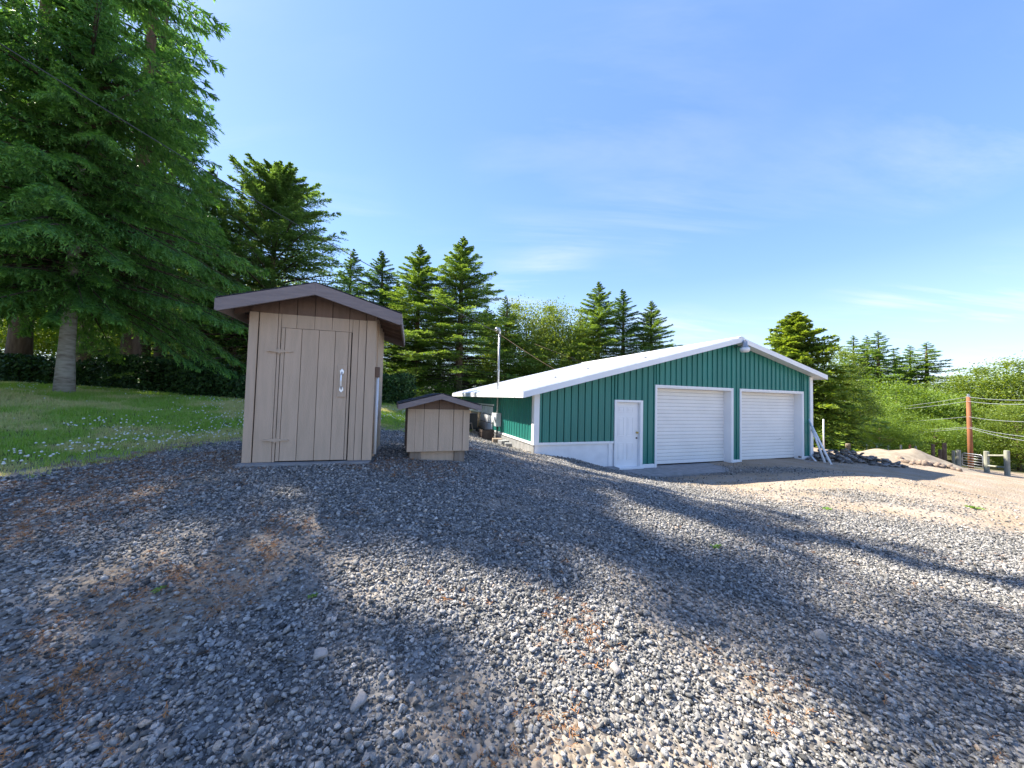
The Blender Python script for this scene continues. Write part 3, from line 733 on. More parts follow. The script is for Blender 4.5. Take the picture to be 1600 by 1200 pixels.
# garage doors
def garage_door(G, label=None):
    g = empty('garage_door', (0, 0, 0)); g.parent = gb
    if label: g['label'] = label
    u0, u1, h = G; inn = .27
    ns_ = 21; sh = (h - .05) / ns_
    for k_ in range(ns_):
        z0 = .012 + k_ * sh; z1 = z0 + sh
        pts = [(inn + .0, z0 + .004), (inn - .006, z0 + .014), (inn - .007, z0 + sh * .5), (inn - .006, z1 - .012), (inn, z1 - .002)]
        m = MB(); V = [(u0 + .03, y_, z_) for y_, z_ in pts] + [(u1 - .03, y_, z_) for y_, z_ in pts]
        n_ = len(pts); m.add(V, [(i, i + n_, i + n_ + 1, i + 1) for i in range(n_ - 1)] + [(0, n_ - 1, 2 * n_ - 1, n_)][:0]); m.build('slat', M_slat, g)
    box('door_back', (u0 + .02, inn + .002, 0, u1 - .02, inn + .02, h), M_gap, g)
    box('jamb', (u0, -.028, -.02, u0 + .03, inn, h), M_white, g); box('jamb', (u1 - .03, -.028, -.02, u1, inn, h), M_white, g)
    box('header', (u0 + .03, -.028, h - .035, u1 - .03, inn, h), M_white, g)
    box('frame_trim', (u0 - .058, -.040, -.02, u0 - .001, .02, h + .06), M_white, g, .003); box('frame_trim', (u1 + .001, -.040, -.02, u1 + .068, .02, h + .06), M_white, g, .003)
    box('frame_trim', (u0 - .001, -.040, h + .001, u1 + .001, .02, h + .06), M_white, g, .003)
    return g
garage_door(G1, 'left white slatted garage door'); g2 = garage_door(G2, 'right white slatted garage door with a small scratch low down')
MB().prism([(10.35, .72), (10.36, .725), (10.62, .79), (10.60, .775)], .2535, .2550).build('scratch', M_black, g2)
# entry door
ed = empty('entry_door', (0, 0, 0)); ed.parent = gb
u0, u1, h = DOOR
box('door_leaf', (u0 + .085, .075, .03, u1 - .105, .115, h - .075), M_white, ed, .003)
for (a_, b_) in ((.19, .42), (.53, .76)):
    for (z0, z1) in ((.25, .78), (.98, 1.58), (1.72, 1.90)):
        f = MB(); t = .022
        f.box(u0 + a_, .066, z0, u0 + b_, .0745, z0 + t).box(u0 + a_, .066, z1 - t, u0 + b_, .0745, z1).box(u0 + a_, .066, z0 + t, u0 + a_ + t, .0745, z1 - t).box(u0 + b_ - t, .066, z0 + t, u0 + b_, .0745, z1 - t)
        f.box(u0 + a_ + .045, .068, z0 + .045, u0 + b_ - .045, .0745, z1 - .045)
        f.build('door_panel', M_white, ed, .002)
box('jamb', (u0, -.03, -.02, u0 + .08, .12, h), M_white, ed, .003); box('jamb', (u1 - .10, -.03, -.02, u1, .12, h), M_white, ed, .003); box('head_jamb', (u0 + .08, -.03, h - .07, u1 - .10, .12, h), M_white, ed, .003)
box('threshold', (u0 - .02, -.06, -.05, u1 + .02, .12, .028), M_white, ed)
kb = MB(); kb.tube([(u1 - .165, .075, 1.09), (u1 - .165, .060, 1.09), (u1 - .165, .035, 1.09), (u1 - .165, .010, 1.09), (u1 - .165, .0, 1.09)], [.033, .030, .015, .035, .022], 14); kb.build('knob', M_brass, ed, smooth=True)
kb = MB(); kb.tube([(u1 - .165, .076, .92), (u1 - .165, .050, .92)], [.028, .024], 14); kb.build('deadbolt', M_black, ed)
box('door_back', (u0 + .02, .13, 0, u1 - .02, .15, h), M_gap, ed)
# yard light at the peak
yl = empty('barn_light', (0, 0, 0))
T = lambda u, v, w_: tuple(np.array([GB['x'] + u * math.cos(GB['yaw']) - v * math.sin(GB['yaw']), GB['y'] + u * math.sin(GB['yaw']) + v * math.cos(GB['yaw']), GB['z'] + w_]))
yl.location = T(UA + .05, -.40, 4.0); yl.rotation_euler = (0, 0, GB['yaw'])
tag(yl, 'grey barn light with a clear lens fixed at the peak of the green gable', 'lamp')
m = MB(); m.tube([(0, .36, .10), (0, .1, .12), (0, -.02, .18)], .022, 8); m.build('arm', M_galv, yl, smooth=True)
m = MB(); m.tube([(0, -.04, .30), (0, -.04, .26), (0, -.04, .24), (0, -.04, .12), (0, -.04, .06), (0, -.04, .03)], [.04, .045, .075, .085, .11, .14], 18); m.build('lamp_housing', M_galv, yl, smooth=True)
m = MB(); m.tube([(0, -.04, .028), (0, -.04, -.06), (0, -.04, -.12)], [.155, .15, .12], 18); m.build('lens', M_pvc, yl, smooth=True)
# concrete apron in front of the doors
ap = MB(); ap.box(2.5, -1.05, -.25, 12.0, .30, -.025)
apo = ap.build('concrete_apron', M_conc); apo.location = (GB['x'], GB['y'], GB['z']); apo.rotation_euler = (0, 0, GB['yaw']); tag(apo, kind='structure')
# raised block beside entry door
cb = box('concrete_block', (2.28, -.34, -.12, 2.62, -.06, .10), M_conc, None, .01); cb.location = (GB['x'], GB['y'], GB['z']); cb.rotation_euler = (0, 0, GB['yaw'])
tag(cb, 'dark concrete block on the gravel left of the white entry door', 'block')

# side-wall: white panelled doors further back, meter, mast
sd = empty('side_door', (0, 0, 0)); sd.parent = gb
for c in range(5):
    for r_ in range(4):
        box('door_panel', (-.05, 3.95 + c * .92 + .02, .42 + r_ * .33 + .012, -.024, 3.95 + (c + 1) * .92 - .02, .42 + (r_ + 1) * .33 - .012), M_white, sd, .004)
box('door_back', (-.030, 3.95, .40, -.010, 8.55, 1.76), M_black, sd)
box('header', (-.055, 3.90, 1.76, -.002, 8.60, 1.82), M_white, sd)
def place(name, u, v, wz, label, cat, group=None):
    o = empty(name, T(u, v, wz), GB['yaw']); tag(o, label, cat, group); return o
mast = place('service_mast', -.14, 3.05, 0, 'tall metal service mast rising through the white roof edge', 'mast')
MB().tube([(0, 0, 1.55), (0, 0, 4.45)], .035, 12).build('pipe', M_galv, mast, smooth=True)
MB().tube([(0, 0, 4.40), (0, 0, 4.50), (-.03, 0, 4.58), (-.10, 0, 4.60), (-.16, 0, 4.53)], [.045, .06, .065, .06, .045], 12).build('weather_head', M_galv, mast, smooth=True)
for zz in (4.40, 4.32): MB().tube([(-.06, -.02, zz), (.05, -.02, zz)], .018, 8).build('insulator', M_black, mast)
mt = place('electric_meter', -.12, 3.05, 1.05, 'grey electric meter box under the mast on the green side wall', 'meter')
box('case', (-.10, -.14, 0, .09, .14, .48), M_greybox, mt, .01); MB().tube([(-.10, 0, .30), (-.17, 0, .30)], [.085, .075], 16).build('glass_dial', M_pvc, mt); box('lower_conduit', (-.02, .03, -.25, .03, .08, -.001), M_black, mt)
mt2 = place('breaker_box', -.09, 3.55, 1.15, 'white breaker box left of the electric meter', 'box'); box('case', (-.06, -.12, 0, .07, .12, .36), M_pvc, mt2, .01); box('cover', (-.072, -.10, .03, -.062, .10, .33), M_white, mt2)

# odds and ends piled by the side wall
def gat(u, v): p = T(u, v, 0); return p[0], p[1], gz(p[0], p[1])
def junk(name, u, v, label, cat, rz=0):
    x_, y_, z_ = gat(u, v); o = empty(name, (x_, y_, z_), GB['yaw'] + rz); tag(o, label, cat); return o
j = junk('barbecue_cart', -.75, 4.3, 'dark upright cart with pale handle frame standing by the side wall', 'cart')
box('body', (-.16, -.2, .12, .16, .2, .72), M_black, j, .02)
fr = MB(); fr.tube([(-.2, -.22, 0), (-.2, -.22, .85), (.1, -.22, .92), (.2, -.22, .80)], .02, 8); fr.build('handle_frame', M_pvc, j, smooth=True)
for s_ in (-1, 1): MB().tube([(.19, s_ * .12, .09), (.23, s_ * .12, .09)], .09, 14).build('wheel', M_black, j)
box('side_shelf', (-.45, -.15, .30, -.17, .15, .325), M_wood, j)
j = junk('wood_board', -.45, 5.6, 'rusty brown board leaning on the white panels of the side wall', 'board')
p = MB(); p.box(-.02, -.9, 0, .02, .9, .62); o = p.build('panel', material('rusty_board', (.30, .19, .10), (.42, .32, .2), scale=5, rough=.9), j); o.rotation_euler = (0, math.radians(12), 0)
j = junk('bent_metal_rack', -1.1, 4.0, 'low bent metal rack lying on the gravel beside the cart', 'rack'); m = MB(); m.tube([(-.3, 0, .03), (-.1, 0, .28), (.25, 0, .30), (.3, 0, .02)], .018, 8); m.tube([(-.3, .25, .03), (-.1, .25, .28), (.25, .25, .30), (.3, .25, .02)], .018, 8); m.tube([(-.1, 0, .28), (-.1, .25, .28)], .015, 6); m.tube([(.25, 0, .3), (.25, .25, .3)], .015, 6); m.build('frame', M_wood, j)
for (u, v, s_, lab, rz) in ((-.28, 2.55, .16, 'sunlit tan block under the white base trim, left one of three', .2), (-.25, 1.95, .15, 'mossy grey block under the white base trim, middle one of three', .6), (-.22, 1.55, .11, 'small dark block nearest the building corner under the base trim', .1)):
    x_, y_, z_ = gat(u, v); o = box('masonry_block', (-s_, -s_ * .8, 0, s_, s_ * .8, s_ * 1.1), M_conc if 'tan' not in lab else M_wood, None, .012); o.location = (x_, y_, z_); o.rotation_euler = (.05, 0, rz); tag(o, lab, 'block', 'blocks under the side wall')
j = junk('wood_crate', -.4, 3.5, 'dark open crate pushed against the green side wall', 'crate')
for s_ in (-1, 1):
    for zz in (.0, .13, .26): box('slat', (s_ * .22 - .012, -.25, zz, s_ * .22 + .012, .25, zz + .1), M_under, j)
for s_ in (-1, 1): box('end_panel', (-.2, s_ * .24 - .01, .02, .2, s_ * .24 + .01, .34), M_under, j)

# ------------------------------------------------------------------ trees
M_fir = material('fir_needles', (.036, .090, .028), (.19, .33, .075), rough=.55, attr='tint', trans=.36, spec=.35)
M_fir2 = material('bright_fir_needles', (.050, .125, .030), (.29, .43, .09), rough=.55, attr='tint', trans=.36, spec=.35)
M_bigfir = material('deep_green_fir_needles', (.014, .070, .026), (.18, .38, .08), rough=.5, attr='tint', trans=.42, spec=.4)  # pale new growth at tips; crown's dark interior and highlights also put into colour
M_leaf = material('broad_leaves', (.06, .115, .018), (.25, .33, .055), rough=.5, attr='tint', trans=.38, spec=.4)
M_leaf2 = material('yellow_green_leaves', (.10, .17, .02), (.22, .33, .06), rough=.5, attr='tint', trans=.42, spec=.4)
M_cedar = material('cedar_sprays', (.045, .10, .02), (.34, .46, .08), rough=.5, attr='tint', trans=.35)  # sunlit tips and shaded crown interior put into the two colours
M_hedge = material('dark_hedge_leaves', (.012, .035, .010), (.05, .11, .025), rough=.6, attr='tint', trans=.15, spec=.25)
M_bark = material('fir_bark', (.10, .065, .045), (.17, .12, .085), rough=.95, scale=12, stretch=(1, 1, .25), bump=.7, bscale=22)
M_twig = material('branch_bark', (.05, .038, .028), (.09, .065, .045), rough=.95)
M_palebark = material('pale_grey_bark', (.36, .34, .31), (.20, .17, .15), rough=.95, scale=5, stretch=(.8, .8, 3.0), bump=.6, bscale=16, contrast=(.42, .68))

def norm(v): return v / np.maximum(np.linalg.norm(v, axis=-1, keepdims=True), 1e-9)
def conifer_arrays(seed, H, R, z0, nb, ntw, nl, leaf, droop=.35, prof=.8, rise=.35, hang=.0, thin=None, lw=.12):
    r = np.random.default_rng(seed)
    t = (np.arange(nb) + r.uniform(-.4, .4, nb)) / nb; t = np.clip(t, 0, 1)
    z = z0 + (H - z0) * t
    lump = .52 + .62 * r.random(nb) ** .8
    L_ = (R * np.maximum(1 - t, 0) ** prof * lump * (.75 + .25 * np.minimum(t * 8 + .3, 1))) + .03 + .08 * np.minimum((1 - t) * 8, 1)
    if thin: L_ = np.where(r.random(nb) < np.interp(t, [0, thin - .1, thin + .1, .64, .70], [0, 0, .44, .58, .86]), L_ * .22, L_)
    ls = np.clip(.30 + L_ / 1.5, .30, 1)[:, None]
    az = np.arange(nb) * 2.39996 + r.normal(0, .5, nb)
    dh = np.stack([np.cos(az), np.sin(az), 0 * az], 1); pr_ = np.stack([-np.sin(az), np.cos(az), 0 * az], 1)
    rs = (rise * (t ** 1.5 * 2.2 - .25) + r.normal(0, .10, nb)); dr = droop * (1 - t * .6) * r.uniform(.6, 1.3, nb)
    s = np.tile(np.linspace(.12, 1.0, ntw), (nb, 1)) + r.uniform(-.02, .02, (nb, ntw))
    s = np.clip(s, .05, 1)
    o = np.stack([0 * z, 0 * z, z], 1)
    def path(s_): return o[:, None] + dh[:, None] * (L_[:, None] * s_)[..., None] + np.array([0, 0, 1.0]) * ((L_[:, None] * (rs[:, None] * s_ - dr[:, None] * s_ ** 2 + .28 * dr[:, None] * s_ ** 4)))[..., None]
    P = path(s)
    V = []; tint = []
    for sd in (-1, 1):
        ang = np.radians(62 - 30 * s + r.normal(0, 8, s.shape))
        td = dh[:, None] * np.cos(ang)[..., None] + pr_[:, None] * (sd * np.sin(ang))[..., None]
        td[..., 2] += rs[:, None] * .5 - dr[:, None] * s - hang + r.normal(0, .12, s.shape)
        td = norm(td)
        tl = (L_[:, None] * .36 * (1.04 - s) ** .7 * np.minimum(s * 3.0 + .2, 1) + leaf * .55 * ls) * r.uniform(.65, 1.2, s.shape)
        kk = (np.arange(nl) + .5) / nl
        for k_ in range(nl):
            q_ = kk[k_]
            pos = P + td * (tl * q_)[..., None]; pos[..., 2] -= (tl * q_ ** 2 * (.18 + hang * .5))
            for s2 in (-1, 1):
                d2_ = norm(td * .8 + pr_[:, None] * (s2 * .55 * sd) + dh[:, None] * .25 * s2 + r.normal(0, .28, P.shape) + np.array([0, 0, .10 - hang * 1.2]))
                ll = leaf * ls * r.uniform(.7, 1.35, s.shape) * (1.15 - .35 * q_)
                nrm = norm(np.cross(d2_, np.array([0, 0, 1.0]) + r.normal(0, .35, P.shape)))
                wv = nrm * (ll * lw)[..., None]
                a_ = pos; b_ = pos + d2_ * (ll * .45)[..., None] + wv; c_ = pos + d2_ * ll[..., None]; e_ = pos + d2_ * (ll * .45)[..., None] - wv
                V.append(np.stack([a_, b_, c_, e_], -2).reshape(-1, 3))
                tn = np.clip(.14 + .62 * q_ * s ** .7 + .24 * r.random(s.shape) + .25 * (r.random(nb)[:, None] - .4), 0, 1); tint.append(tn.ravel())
    # leader and branch tips
    V = np.concatenate(V); tint = np.concatenate(tint)
    Fq = np.arange(len(V)).reshape(-1, 4)
    # woody branches as 3-sided tubes
    bs = np.tile(np.linspace(0, .95, 5), (nb, 1)); B = path(bs); rad = (.006 + .012 * L_[:, None]) * (1.05 - bs)
    ringdirs = [pr_[:, None] * math.cos(a_) + np.array([0, 0, 1.0]) * math.sin(a_) for a_ in (0, 2.09, 4.19)]
    BV = np.stack([B + d_ * rad[..., None] for d_ in ringdirs], 2)        # nb,5,3,3
    ids = np.arange(nb * 15).reshape(nb, 5, 3); BF = []
    for j_ in range(3):
        jj = (j_ + 1) % 3; BF.append(np.stack([ids[:, :-1, j_], ids[:, :-1, jj], ids[:, 1:, jj], ids[:, 1:, j_]], -1).reshape(-1, 4))
    return V, Fq, tint, BV.reshape(-1, 3), np.concatenate(BF)

def trunk_mesh(H, r0, seed, mat, wob=.04, seg=12, n=12, flare=1.35, BV=None, BF=None):
    r = np.random.default_rng(seed); m = MB(); pts = []; rad = []
    ox = oy = 0
    for i in range(n + 1):
        t = i / n; pts.append((ox, oy, H * t - .15 * (i == 0))); rad.append(r0 * ((1 - t) ** .8) * (1 + (flare - 1) * math.exp(-t * 22)) + .01)
        ox += r.normal(0, wob) * H / 40; oy += r.normal(0, wob) * H / 40
    m.tube(pts, rad, seg)
    v = np.array(m.v); f = [tuple(x) for x in m.f]
    me = D.meshes.new('trunk'); base = len(v)
    if BV is not None:
        vv = np.concatenate([v, BV]); ff = f + [tuple(int(i) + base for i in q_) for q_ in BF]
    else: vv, ff = v, f
    me.from_pydata([tuple(p_) for p_ in vv], [], ff); me.update(); me.materials.append(mat); me.materials.append(M_twig)
    for p_ in list(me.polygons)[len(f):]: p_.material_index = 1
    for p_ in me.polygons: p_.use_smooth = True
    return me

def make_conifer(seed, mat, bark=None, rt=None, **kw):
    H = kw['H']
    V, Fq, ti, BV, BF = conifer_arrays(seed, **kw)
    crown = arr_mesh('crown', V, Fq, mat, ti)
    return crown, trunk_mesh(H * .99, rt or H * .014, seed, bark or M_bark, BV=BV, BF=BF), H

def tree_obj(name, proto, loc, h, label, cat, group, rz=0.0, wide=1.0, sink=.05):
    crown, trunk, H = proto
    o = empty(name, loc, rz); s_ = h / H; o.scale = (s_ * wide, s_ * wide, s_); tag(o, label, cat, group)
    c = link(D.objects.new('crown', crown), o); t = link(D.objects.new('trunk', trunk), o)
    return o

def broad_arrays(seed, H, R, z0, ncl, nleaf, leaf, sq=.9, cone=0.0, clump=.16):
    """leaf clumps spread through a lumpy volume"""
    r = np.random.default_rng(seed)
    dirs = norm(r.normal(size=(ncl, 3))); rad = r.uniform(.35, 1, ncl) ** .5
    lob = 1 + .30 * np.sin(dirs[:, 0] * 3.1 + seed) * np.cos(dirs[:, 1] * 2.7 + seed * 2) + .2 * np.sin(dirs[:, 2] * 6 + seed)
    C = dirs * (rad * lob)[:, None]
    hz = (C[:, 2] + 1) / 2; tap = 1 - cone * np.clip(hz, 0, 1)
    C = np.stack([C[:, 0] * R * tap, C[:, 1] * R * tap, z0 + np.clip(hz, -.05, 1.15) * (H - z0)], 1)
    cs = R * clump * r.uniform(.6, 1.5, ncl)
    P = C[:, None] + r.normal(size=(ncl, nleaf, 3)) * (cs[:, None, None] * np.array([1, 1, .6]))
    P = P.reshape(-1, 3); n_ = len(P)
    nr = norm(r.normal(size=(n_, 3)) + np.array([0, 0, .8])); d = norm(np.cross(nr, r.normal(size=(n_, 3)))); w_ = np.cross(nr, d)
    ll = leaf * r.uniform(.6, 1.3, n_)[:, None]
    V = np.stack([P - d * ll * .5, P + w_ * ll * .32, P + d * ll * .5, P - w_ * ll * .32], 1).reshape(-1, 3)
    ti = np.clip(np.repeat(r.random(ncl), nleaf) * .55 + r.random(n_) * .45, 0, 1)
    return V, np.arange(len(V)).reshape(-1, 4), ti, C

def make_broad(seed, mat, bark=None, H=8, R=3, z0=1.5, **kw):
    V, Fq, ti, C = broad_arrays(seed, H, R, z0, **kw)
    crown = arr_mesh('crown', V, Fq, mat, ti); r = np.random.default_rng(seed)
    m = MB(); m.tube([(0, 0, -.1), (.05, 0, H * .25), (0, .05, H * .5), (0, 0, H * .9)], [H * .022, H * .018, H * .012, .01], 8)
    for i in r.choice(len(C), min(26, len(C)), replace=False):
        c = C[i]; zz = max(H * .12, c[2] * r.uniform(.35, .7)); m.tube([(0, 0, zz), (c[0] * .5, c[1] * .5, (zz + c[2]) / 2 + .1), tuple(c)], [H * .007, H * .004, .006], 5, False)
    return crown, m.mesh('trunk', bark or M_bark, smooth=True), H

# prototypes
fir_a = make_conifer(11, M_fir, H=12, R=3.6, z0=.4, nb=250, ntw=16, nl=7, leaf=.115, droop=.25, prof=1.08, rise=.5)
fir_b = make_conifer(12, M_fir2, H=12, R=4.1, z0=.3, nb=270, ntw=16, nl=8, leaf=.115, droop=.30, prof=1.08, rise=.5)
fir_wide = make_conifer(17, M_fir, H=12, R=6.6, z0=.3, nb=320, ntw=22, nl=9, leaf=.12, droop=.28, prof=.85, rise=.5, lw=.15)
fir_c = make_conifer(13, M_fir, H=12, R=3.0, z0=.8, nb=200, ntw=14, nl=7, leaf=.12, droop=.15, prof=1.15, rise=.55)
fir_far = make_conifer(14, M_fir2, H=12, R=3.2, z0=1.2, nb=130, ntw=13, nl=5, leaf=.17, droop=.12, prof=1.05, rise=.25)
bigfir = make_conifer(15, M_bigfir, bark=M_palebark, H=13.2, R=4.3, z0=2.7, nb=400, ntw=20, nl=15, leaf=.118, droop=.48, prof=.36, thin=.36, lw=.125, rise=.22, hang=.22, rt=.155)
talfir = make_conifer(16, M_bigfir, H=21, R=2.7, z0=4.5, nb=105, ntw=13, nl=4, leaf=.25, droop=.35, prof=.6, thin=.5, rise=.25, hang=.15, rt=.25)
broad_a = make_broad(21, M_leaf, H=8, R=3.0, z0=.8, ncl=300, nleaf=120, leaf=.135, clump=.13)
broad_b = make_broad(22, M_leaf2, H=8, R=3.4, z0=.4, ncl=300, nleaf=120, leaf=.145, clump=.13)
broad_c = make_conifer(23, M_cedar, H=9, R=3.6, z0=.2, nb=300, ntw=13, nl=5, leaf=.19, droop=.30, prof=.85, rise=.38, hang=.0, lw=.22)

def plant(kind, proto, x, ytop, Yd, label, cat='fir tree', group=None, wide=1.0, rz=None, bx=None):
    """tree whose tip is seen at photograph pixel x, ytop at depth Yd"""
    tip = at(x, ytop, Yd); g = gz(tip[0], tip[1]); h = tip[2] - g
    return tree_obj(kind, proto, (tip[0], tip[1], g), h, label, cat, group, rz if rz is not None else random.uniform(0, 6.28), wide)

GF = 'fir trees behind the buildings'
tree_obj('big_fir_tree', bigfir, (-12.4, 9.7, gz(-12.4, 9.7)), 13.2, 'huge dark green fir with a pale bare trunk on the lawn', 'fir tree', None, 1.0, 1.0)
plant('fir_tree', fir_wide, 436, 258, 20, 'tall fir directly behind the shed roof, first peak left of the shed ridge', group=GF, wide=1.15)
plant('fir_tree', fir_c, 332, 262, 19, 'slimmer fir squeezed between the huge fir and the tall one behind the shed', group=GF, wide=1.6)
plant('fir_tree', fir_c, 553, 390, 33, 'small pointed fir just right of the shed ridge, left one of two thin tops', group=GF, wide=1.8)
plant('fir_tree', fir_a, 597, 392, 34, 'small pointed fir above the right shed eave, right one of two thin tops', group=GF, wide=1.6)
plant('fir_tree', fir_b, 657, 382, 31, 'bright broad fir behind the well house, left of the tallest one there', group=GF, wide=1.65)
plant('fir_tree', fir_b, 724, 370, 30, 'tallest bright fir between the well house and the service mast', group=GF, wide=1.8)
plant('fir_tree', fir_c, 790, 462, 34, 'dark thin fir just behind the service mast', group=GF, wide=1.7)
plant('fir_tree', fir_b, 936, 440, 36, 'left fir of the three peaks above the white roof', group=GF, wide=1.6)
plant('fir_tree', fir_a, 973, 452, 37, 'middle darker fir of the three peaks above the white roof', group=GF, wide=1.6)
plant('fir_tree', fir_b, 1018, 470, 36, 'right fir of the three peaks above the white roof, beside open sky', group=GF, wide=1.6)
plant('leafy_tree', broad_a, 824, 484, 36, 'round leafy tree behind the roof, right of the service mast', 'leafy tree', 'leafy trees behind the white roof', .95)
plant('leafy_tree', broad_a, 880, 488, 37, 'round leafy tree behind the roof, left of the three fir peaks', 'leafy tree', 'leafy trees behind the white roof', 1.0)
plant('cedar_tree', broad_c, 1244, 488, 21, 'yellow green cone shaped tree at the right end of the green building', 'tree', None, 1.3, rz=1.0)
plant('leafy_tree', broad_a, 1300, 560, 23, 'dark bushy tree beside the yellow green cone shaped tree', 'leafy tree', None, .8)
for x_, y_, Yd, wd_, lab in ((1333, 524, 46, 1.1, 'leftmost far fir on the right hand skyline'), (1354, 524, 48, .9, 'thin far fir second from the left on the skyline'), (1372, 517, 44, 1.2, 'tallest far fir on the right hand skyline'),
                        (1397, 545, 46, 1.0, 'short far fir right of the tallest one'), (1421, 539, 45, 1.1, 'far fir fifth from the left, narrow and pale'), (1448, 534, 43, 1.35, 'wide far fir with open branches at the right end of the row'), (1498, 584, 50, 1.2, 'small lone far fir against the clouds left of the leafy grove')):
    plant('far_fir_tree', fir_far, x_, y_, Yd, lab, group='far firs on the skyline', wide=wd_ * 1.6)
GL = 'leafy trees beyond the fence'
for x_, y_, Yd, pr2, wd_, lab in ((1345, 615, 28, broad_b, 1.1, 'low bright leafy tree under the far firs at the left of the grove'), (1400, 600, 30, broad_b, 1.3, 'bright leafy tree below the tallest far fir'), (1452, 612, 29, broad_b, 1.2, 'pale green leafy tree left of the orange pole'),
                             (1500, 600, 31, broad_a, 1.3, 'leafy tree directly behind the orange pole'), (1558, 588, 30, broad_a, 1.25, 'darker leafy tree right of the orange pole above the gate'), (1612, 575, 27, broad_a, 1.2, 'tall leafy tree cut off by the right edge of the view'),
                             (1375, 650, 24, broad_b, 1.5, 'low bush behind the row of field rocks'), (1460, 655, 25, broad_b, 1.5, 'low bush behind the sand heap'), (1590, 640, 24, broad_a, 1.3, 'low bush behind the wooden brace posts'), (1530, 650, 27, broad_a, 1.4, 'low bush behind the metal gate'), (1310, 668, 26, broad_b, 1.4, 'low bush at the foot of the cone shaped tree')):
    plant('leafy_tree', pr2, x_, y_, Yd, lab, 'leafy tree', GL, wd_)
# trees outside the frame at the right and beyond, so the grove goes on
for (x_, y_, h, lab) in ((46, 20, 9, 'leafy tree of the grove past the right edge of the view'), (52, 30, 10, 'far leafy tree of the grove past the right edge of the view')):
    tree_obj('leafy_tree', broad_a, (x_, y_, gz(x_, y_)), h, lab, 'leafy tree', GL, x_, 1.3)
for x_, y_, Yd, pr2, wd_, lab in ((520, 448, 36, fir_a, 1.7, 'dark fir low behind the right slope of the shed roof'), (622, 440, 38, fir_b, 1.7, 'half hidden fir between the two thin tops and the bright broad fir'), (690, 452, 40, fir_a, 1.8, 'dark fir filling the gap between the two bright firs'), (762, 478, 40, fir_b, 1.7, 'fir just left of the service mast, below the tallest bright fir'),
                                 (850, 508, 42, fir_a, 1.8, 'low dark fir between the two round leafy trees'), (908, 492, 42, fir_a, 1.7, 'dark fir left of the three fir peaks, half hidden')):
    plant('fir_tree', pr2, x_, y_, Yd, lab, group='firs filling the gaps behind', wide=wd_)
for x_, y_, Yd, lab in ((640, 560, 37, 'low green tree filling the gap between shed and well house'), (735, 570, 39, 'low green tree at the foot of the tallest bright fir')):
    plant('leafy_tree', broad_a, x_, y_, Yd, lab, 'leafy tree', 'low trees at the foot of the firs', 1.6)
# wood at the left behind the hedge
GW = 'trees of the wood behind the hedge'
left = [(-100, 15, 20, 'dark fir at the left edge behind the huge fir', 1.2, talfir), (-20, 19, 20, 'dark fir of the wood left of the pale trunk', 1.3, talfir), (130, 20, 20, 'dark fir of the wood just right of the pale trunk', 1.4, talfir), (247, 17, 17, 'dark fir with a bare brown trunk above the hedge', 1.3, talfir),
        (308, 20, 13, 'dark fir with a thin trunk right of the bare brown trunk', 1.3, talfir), (335, 24, 13, 'thin trunked fir third from the shed above the hedge', 1.3, talfir), (362, 19, 12, 'dark fir with drooping low branches beside the shed', 1.3, talfir)]
for x_, Yd, h, lab, wd_, pr2 in left:
    p = at(x_, 600, Yd); tree_obj('fir_tree', pr2, (p[0], p[1], gz(p[0], p[1])), h, lab, 'fir tree', GW, random.uniform(0, 6), wd_ * .9)
for x_, Yd, h, lab in ((-60, 34, 12, 'tall leafy tree closing the view behind the wood, far left'), (110, 38, 13, 'tall leafy tree closing the view behind the pale trunk'), (270, 38, 12, 'tall leafy tree closing the view behind the bare brown trunk'), (400, 38, 11, 'tall leafy tree closing the view behind the shed'), (40, 24, 7, 'sunlit yellow green tree glowing behind the hedge, far left'), (190, 25, 6.5, 'sunlit yellow green tree glowing between the fir trunks'), (320, 24, 5.5, 'sunlit yellow green tree glowing behind the hedge beside the shed')):
    p = at(x_, 600, Yd); tree_obj('leafy_tree', broad_b, (p[0], p[1], gz(p[0], p[1])), h, lab, 'leafy tree', GW, x_, 1.2)
# trees left of the frame whose shadows streak the gravel
SHADE = [(-15.5, 7.9, 31, .72, 'tall fir beyond the left edge of the view, nearest the camera', talfir), (-16, 5.6, 21, .9, 'tall fir second nearest beyond the left edge of the view', talfir), (-15.5, 14.1, 27, .85, 'tall fir behind the huge fir at the left edge', talfir), (-19, 17.9, 26, .8, 'tall narrow fir far behind the huge fir', talfir), (-13.5, 1.0, 15, .9, 'shorter fir left of the camera outside the view', talfir), (-18, 3.4, 21, .9, 'tall fir at the left outside the view', talfir), (-19, 13.4, 31, .72, 'tall fir standing deep in the wood behind the huge fir', talfir)]
for (x_, y_, h, wd_, lab, pr2) in SHADE:
    tree_obj('fir_tree', pr2, (x_, y_, gz(x_, y_)), h, lab, 'fir tree', GW, x_ * 1.7, wd_)

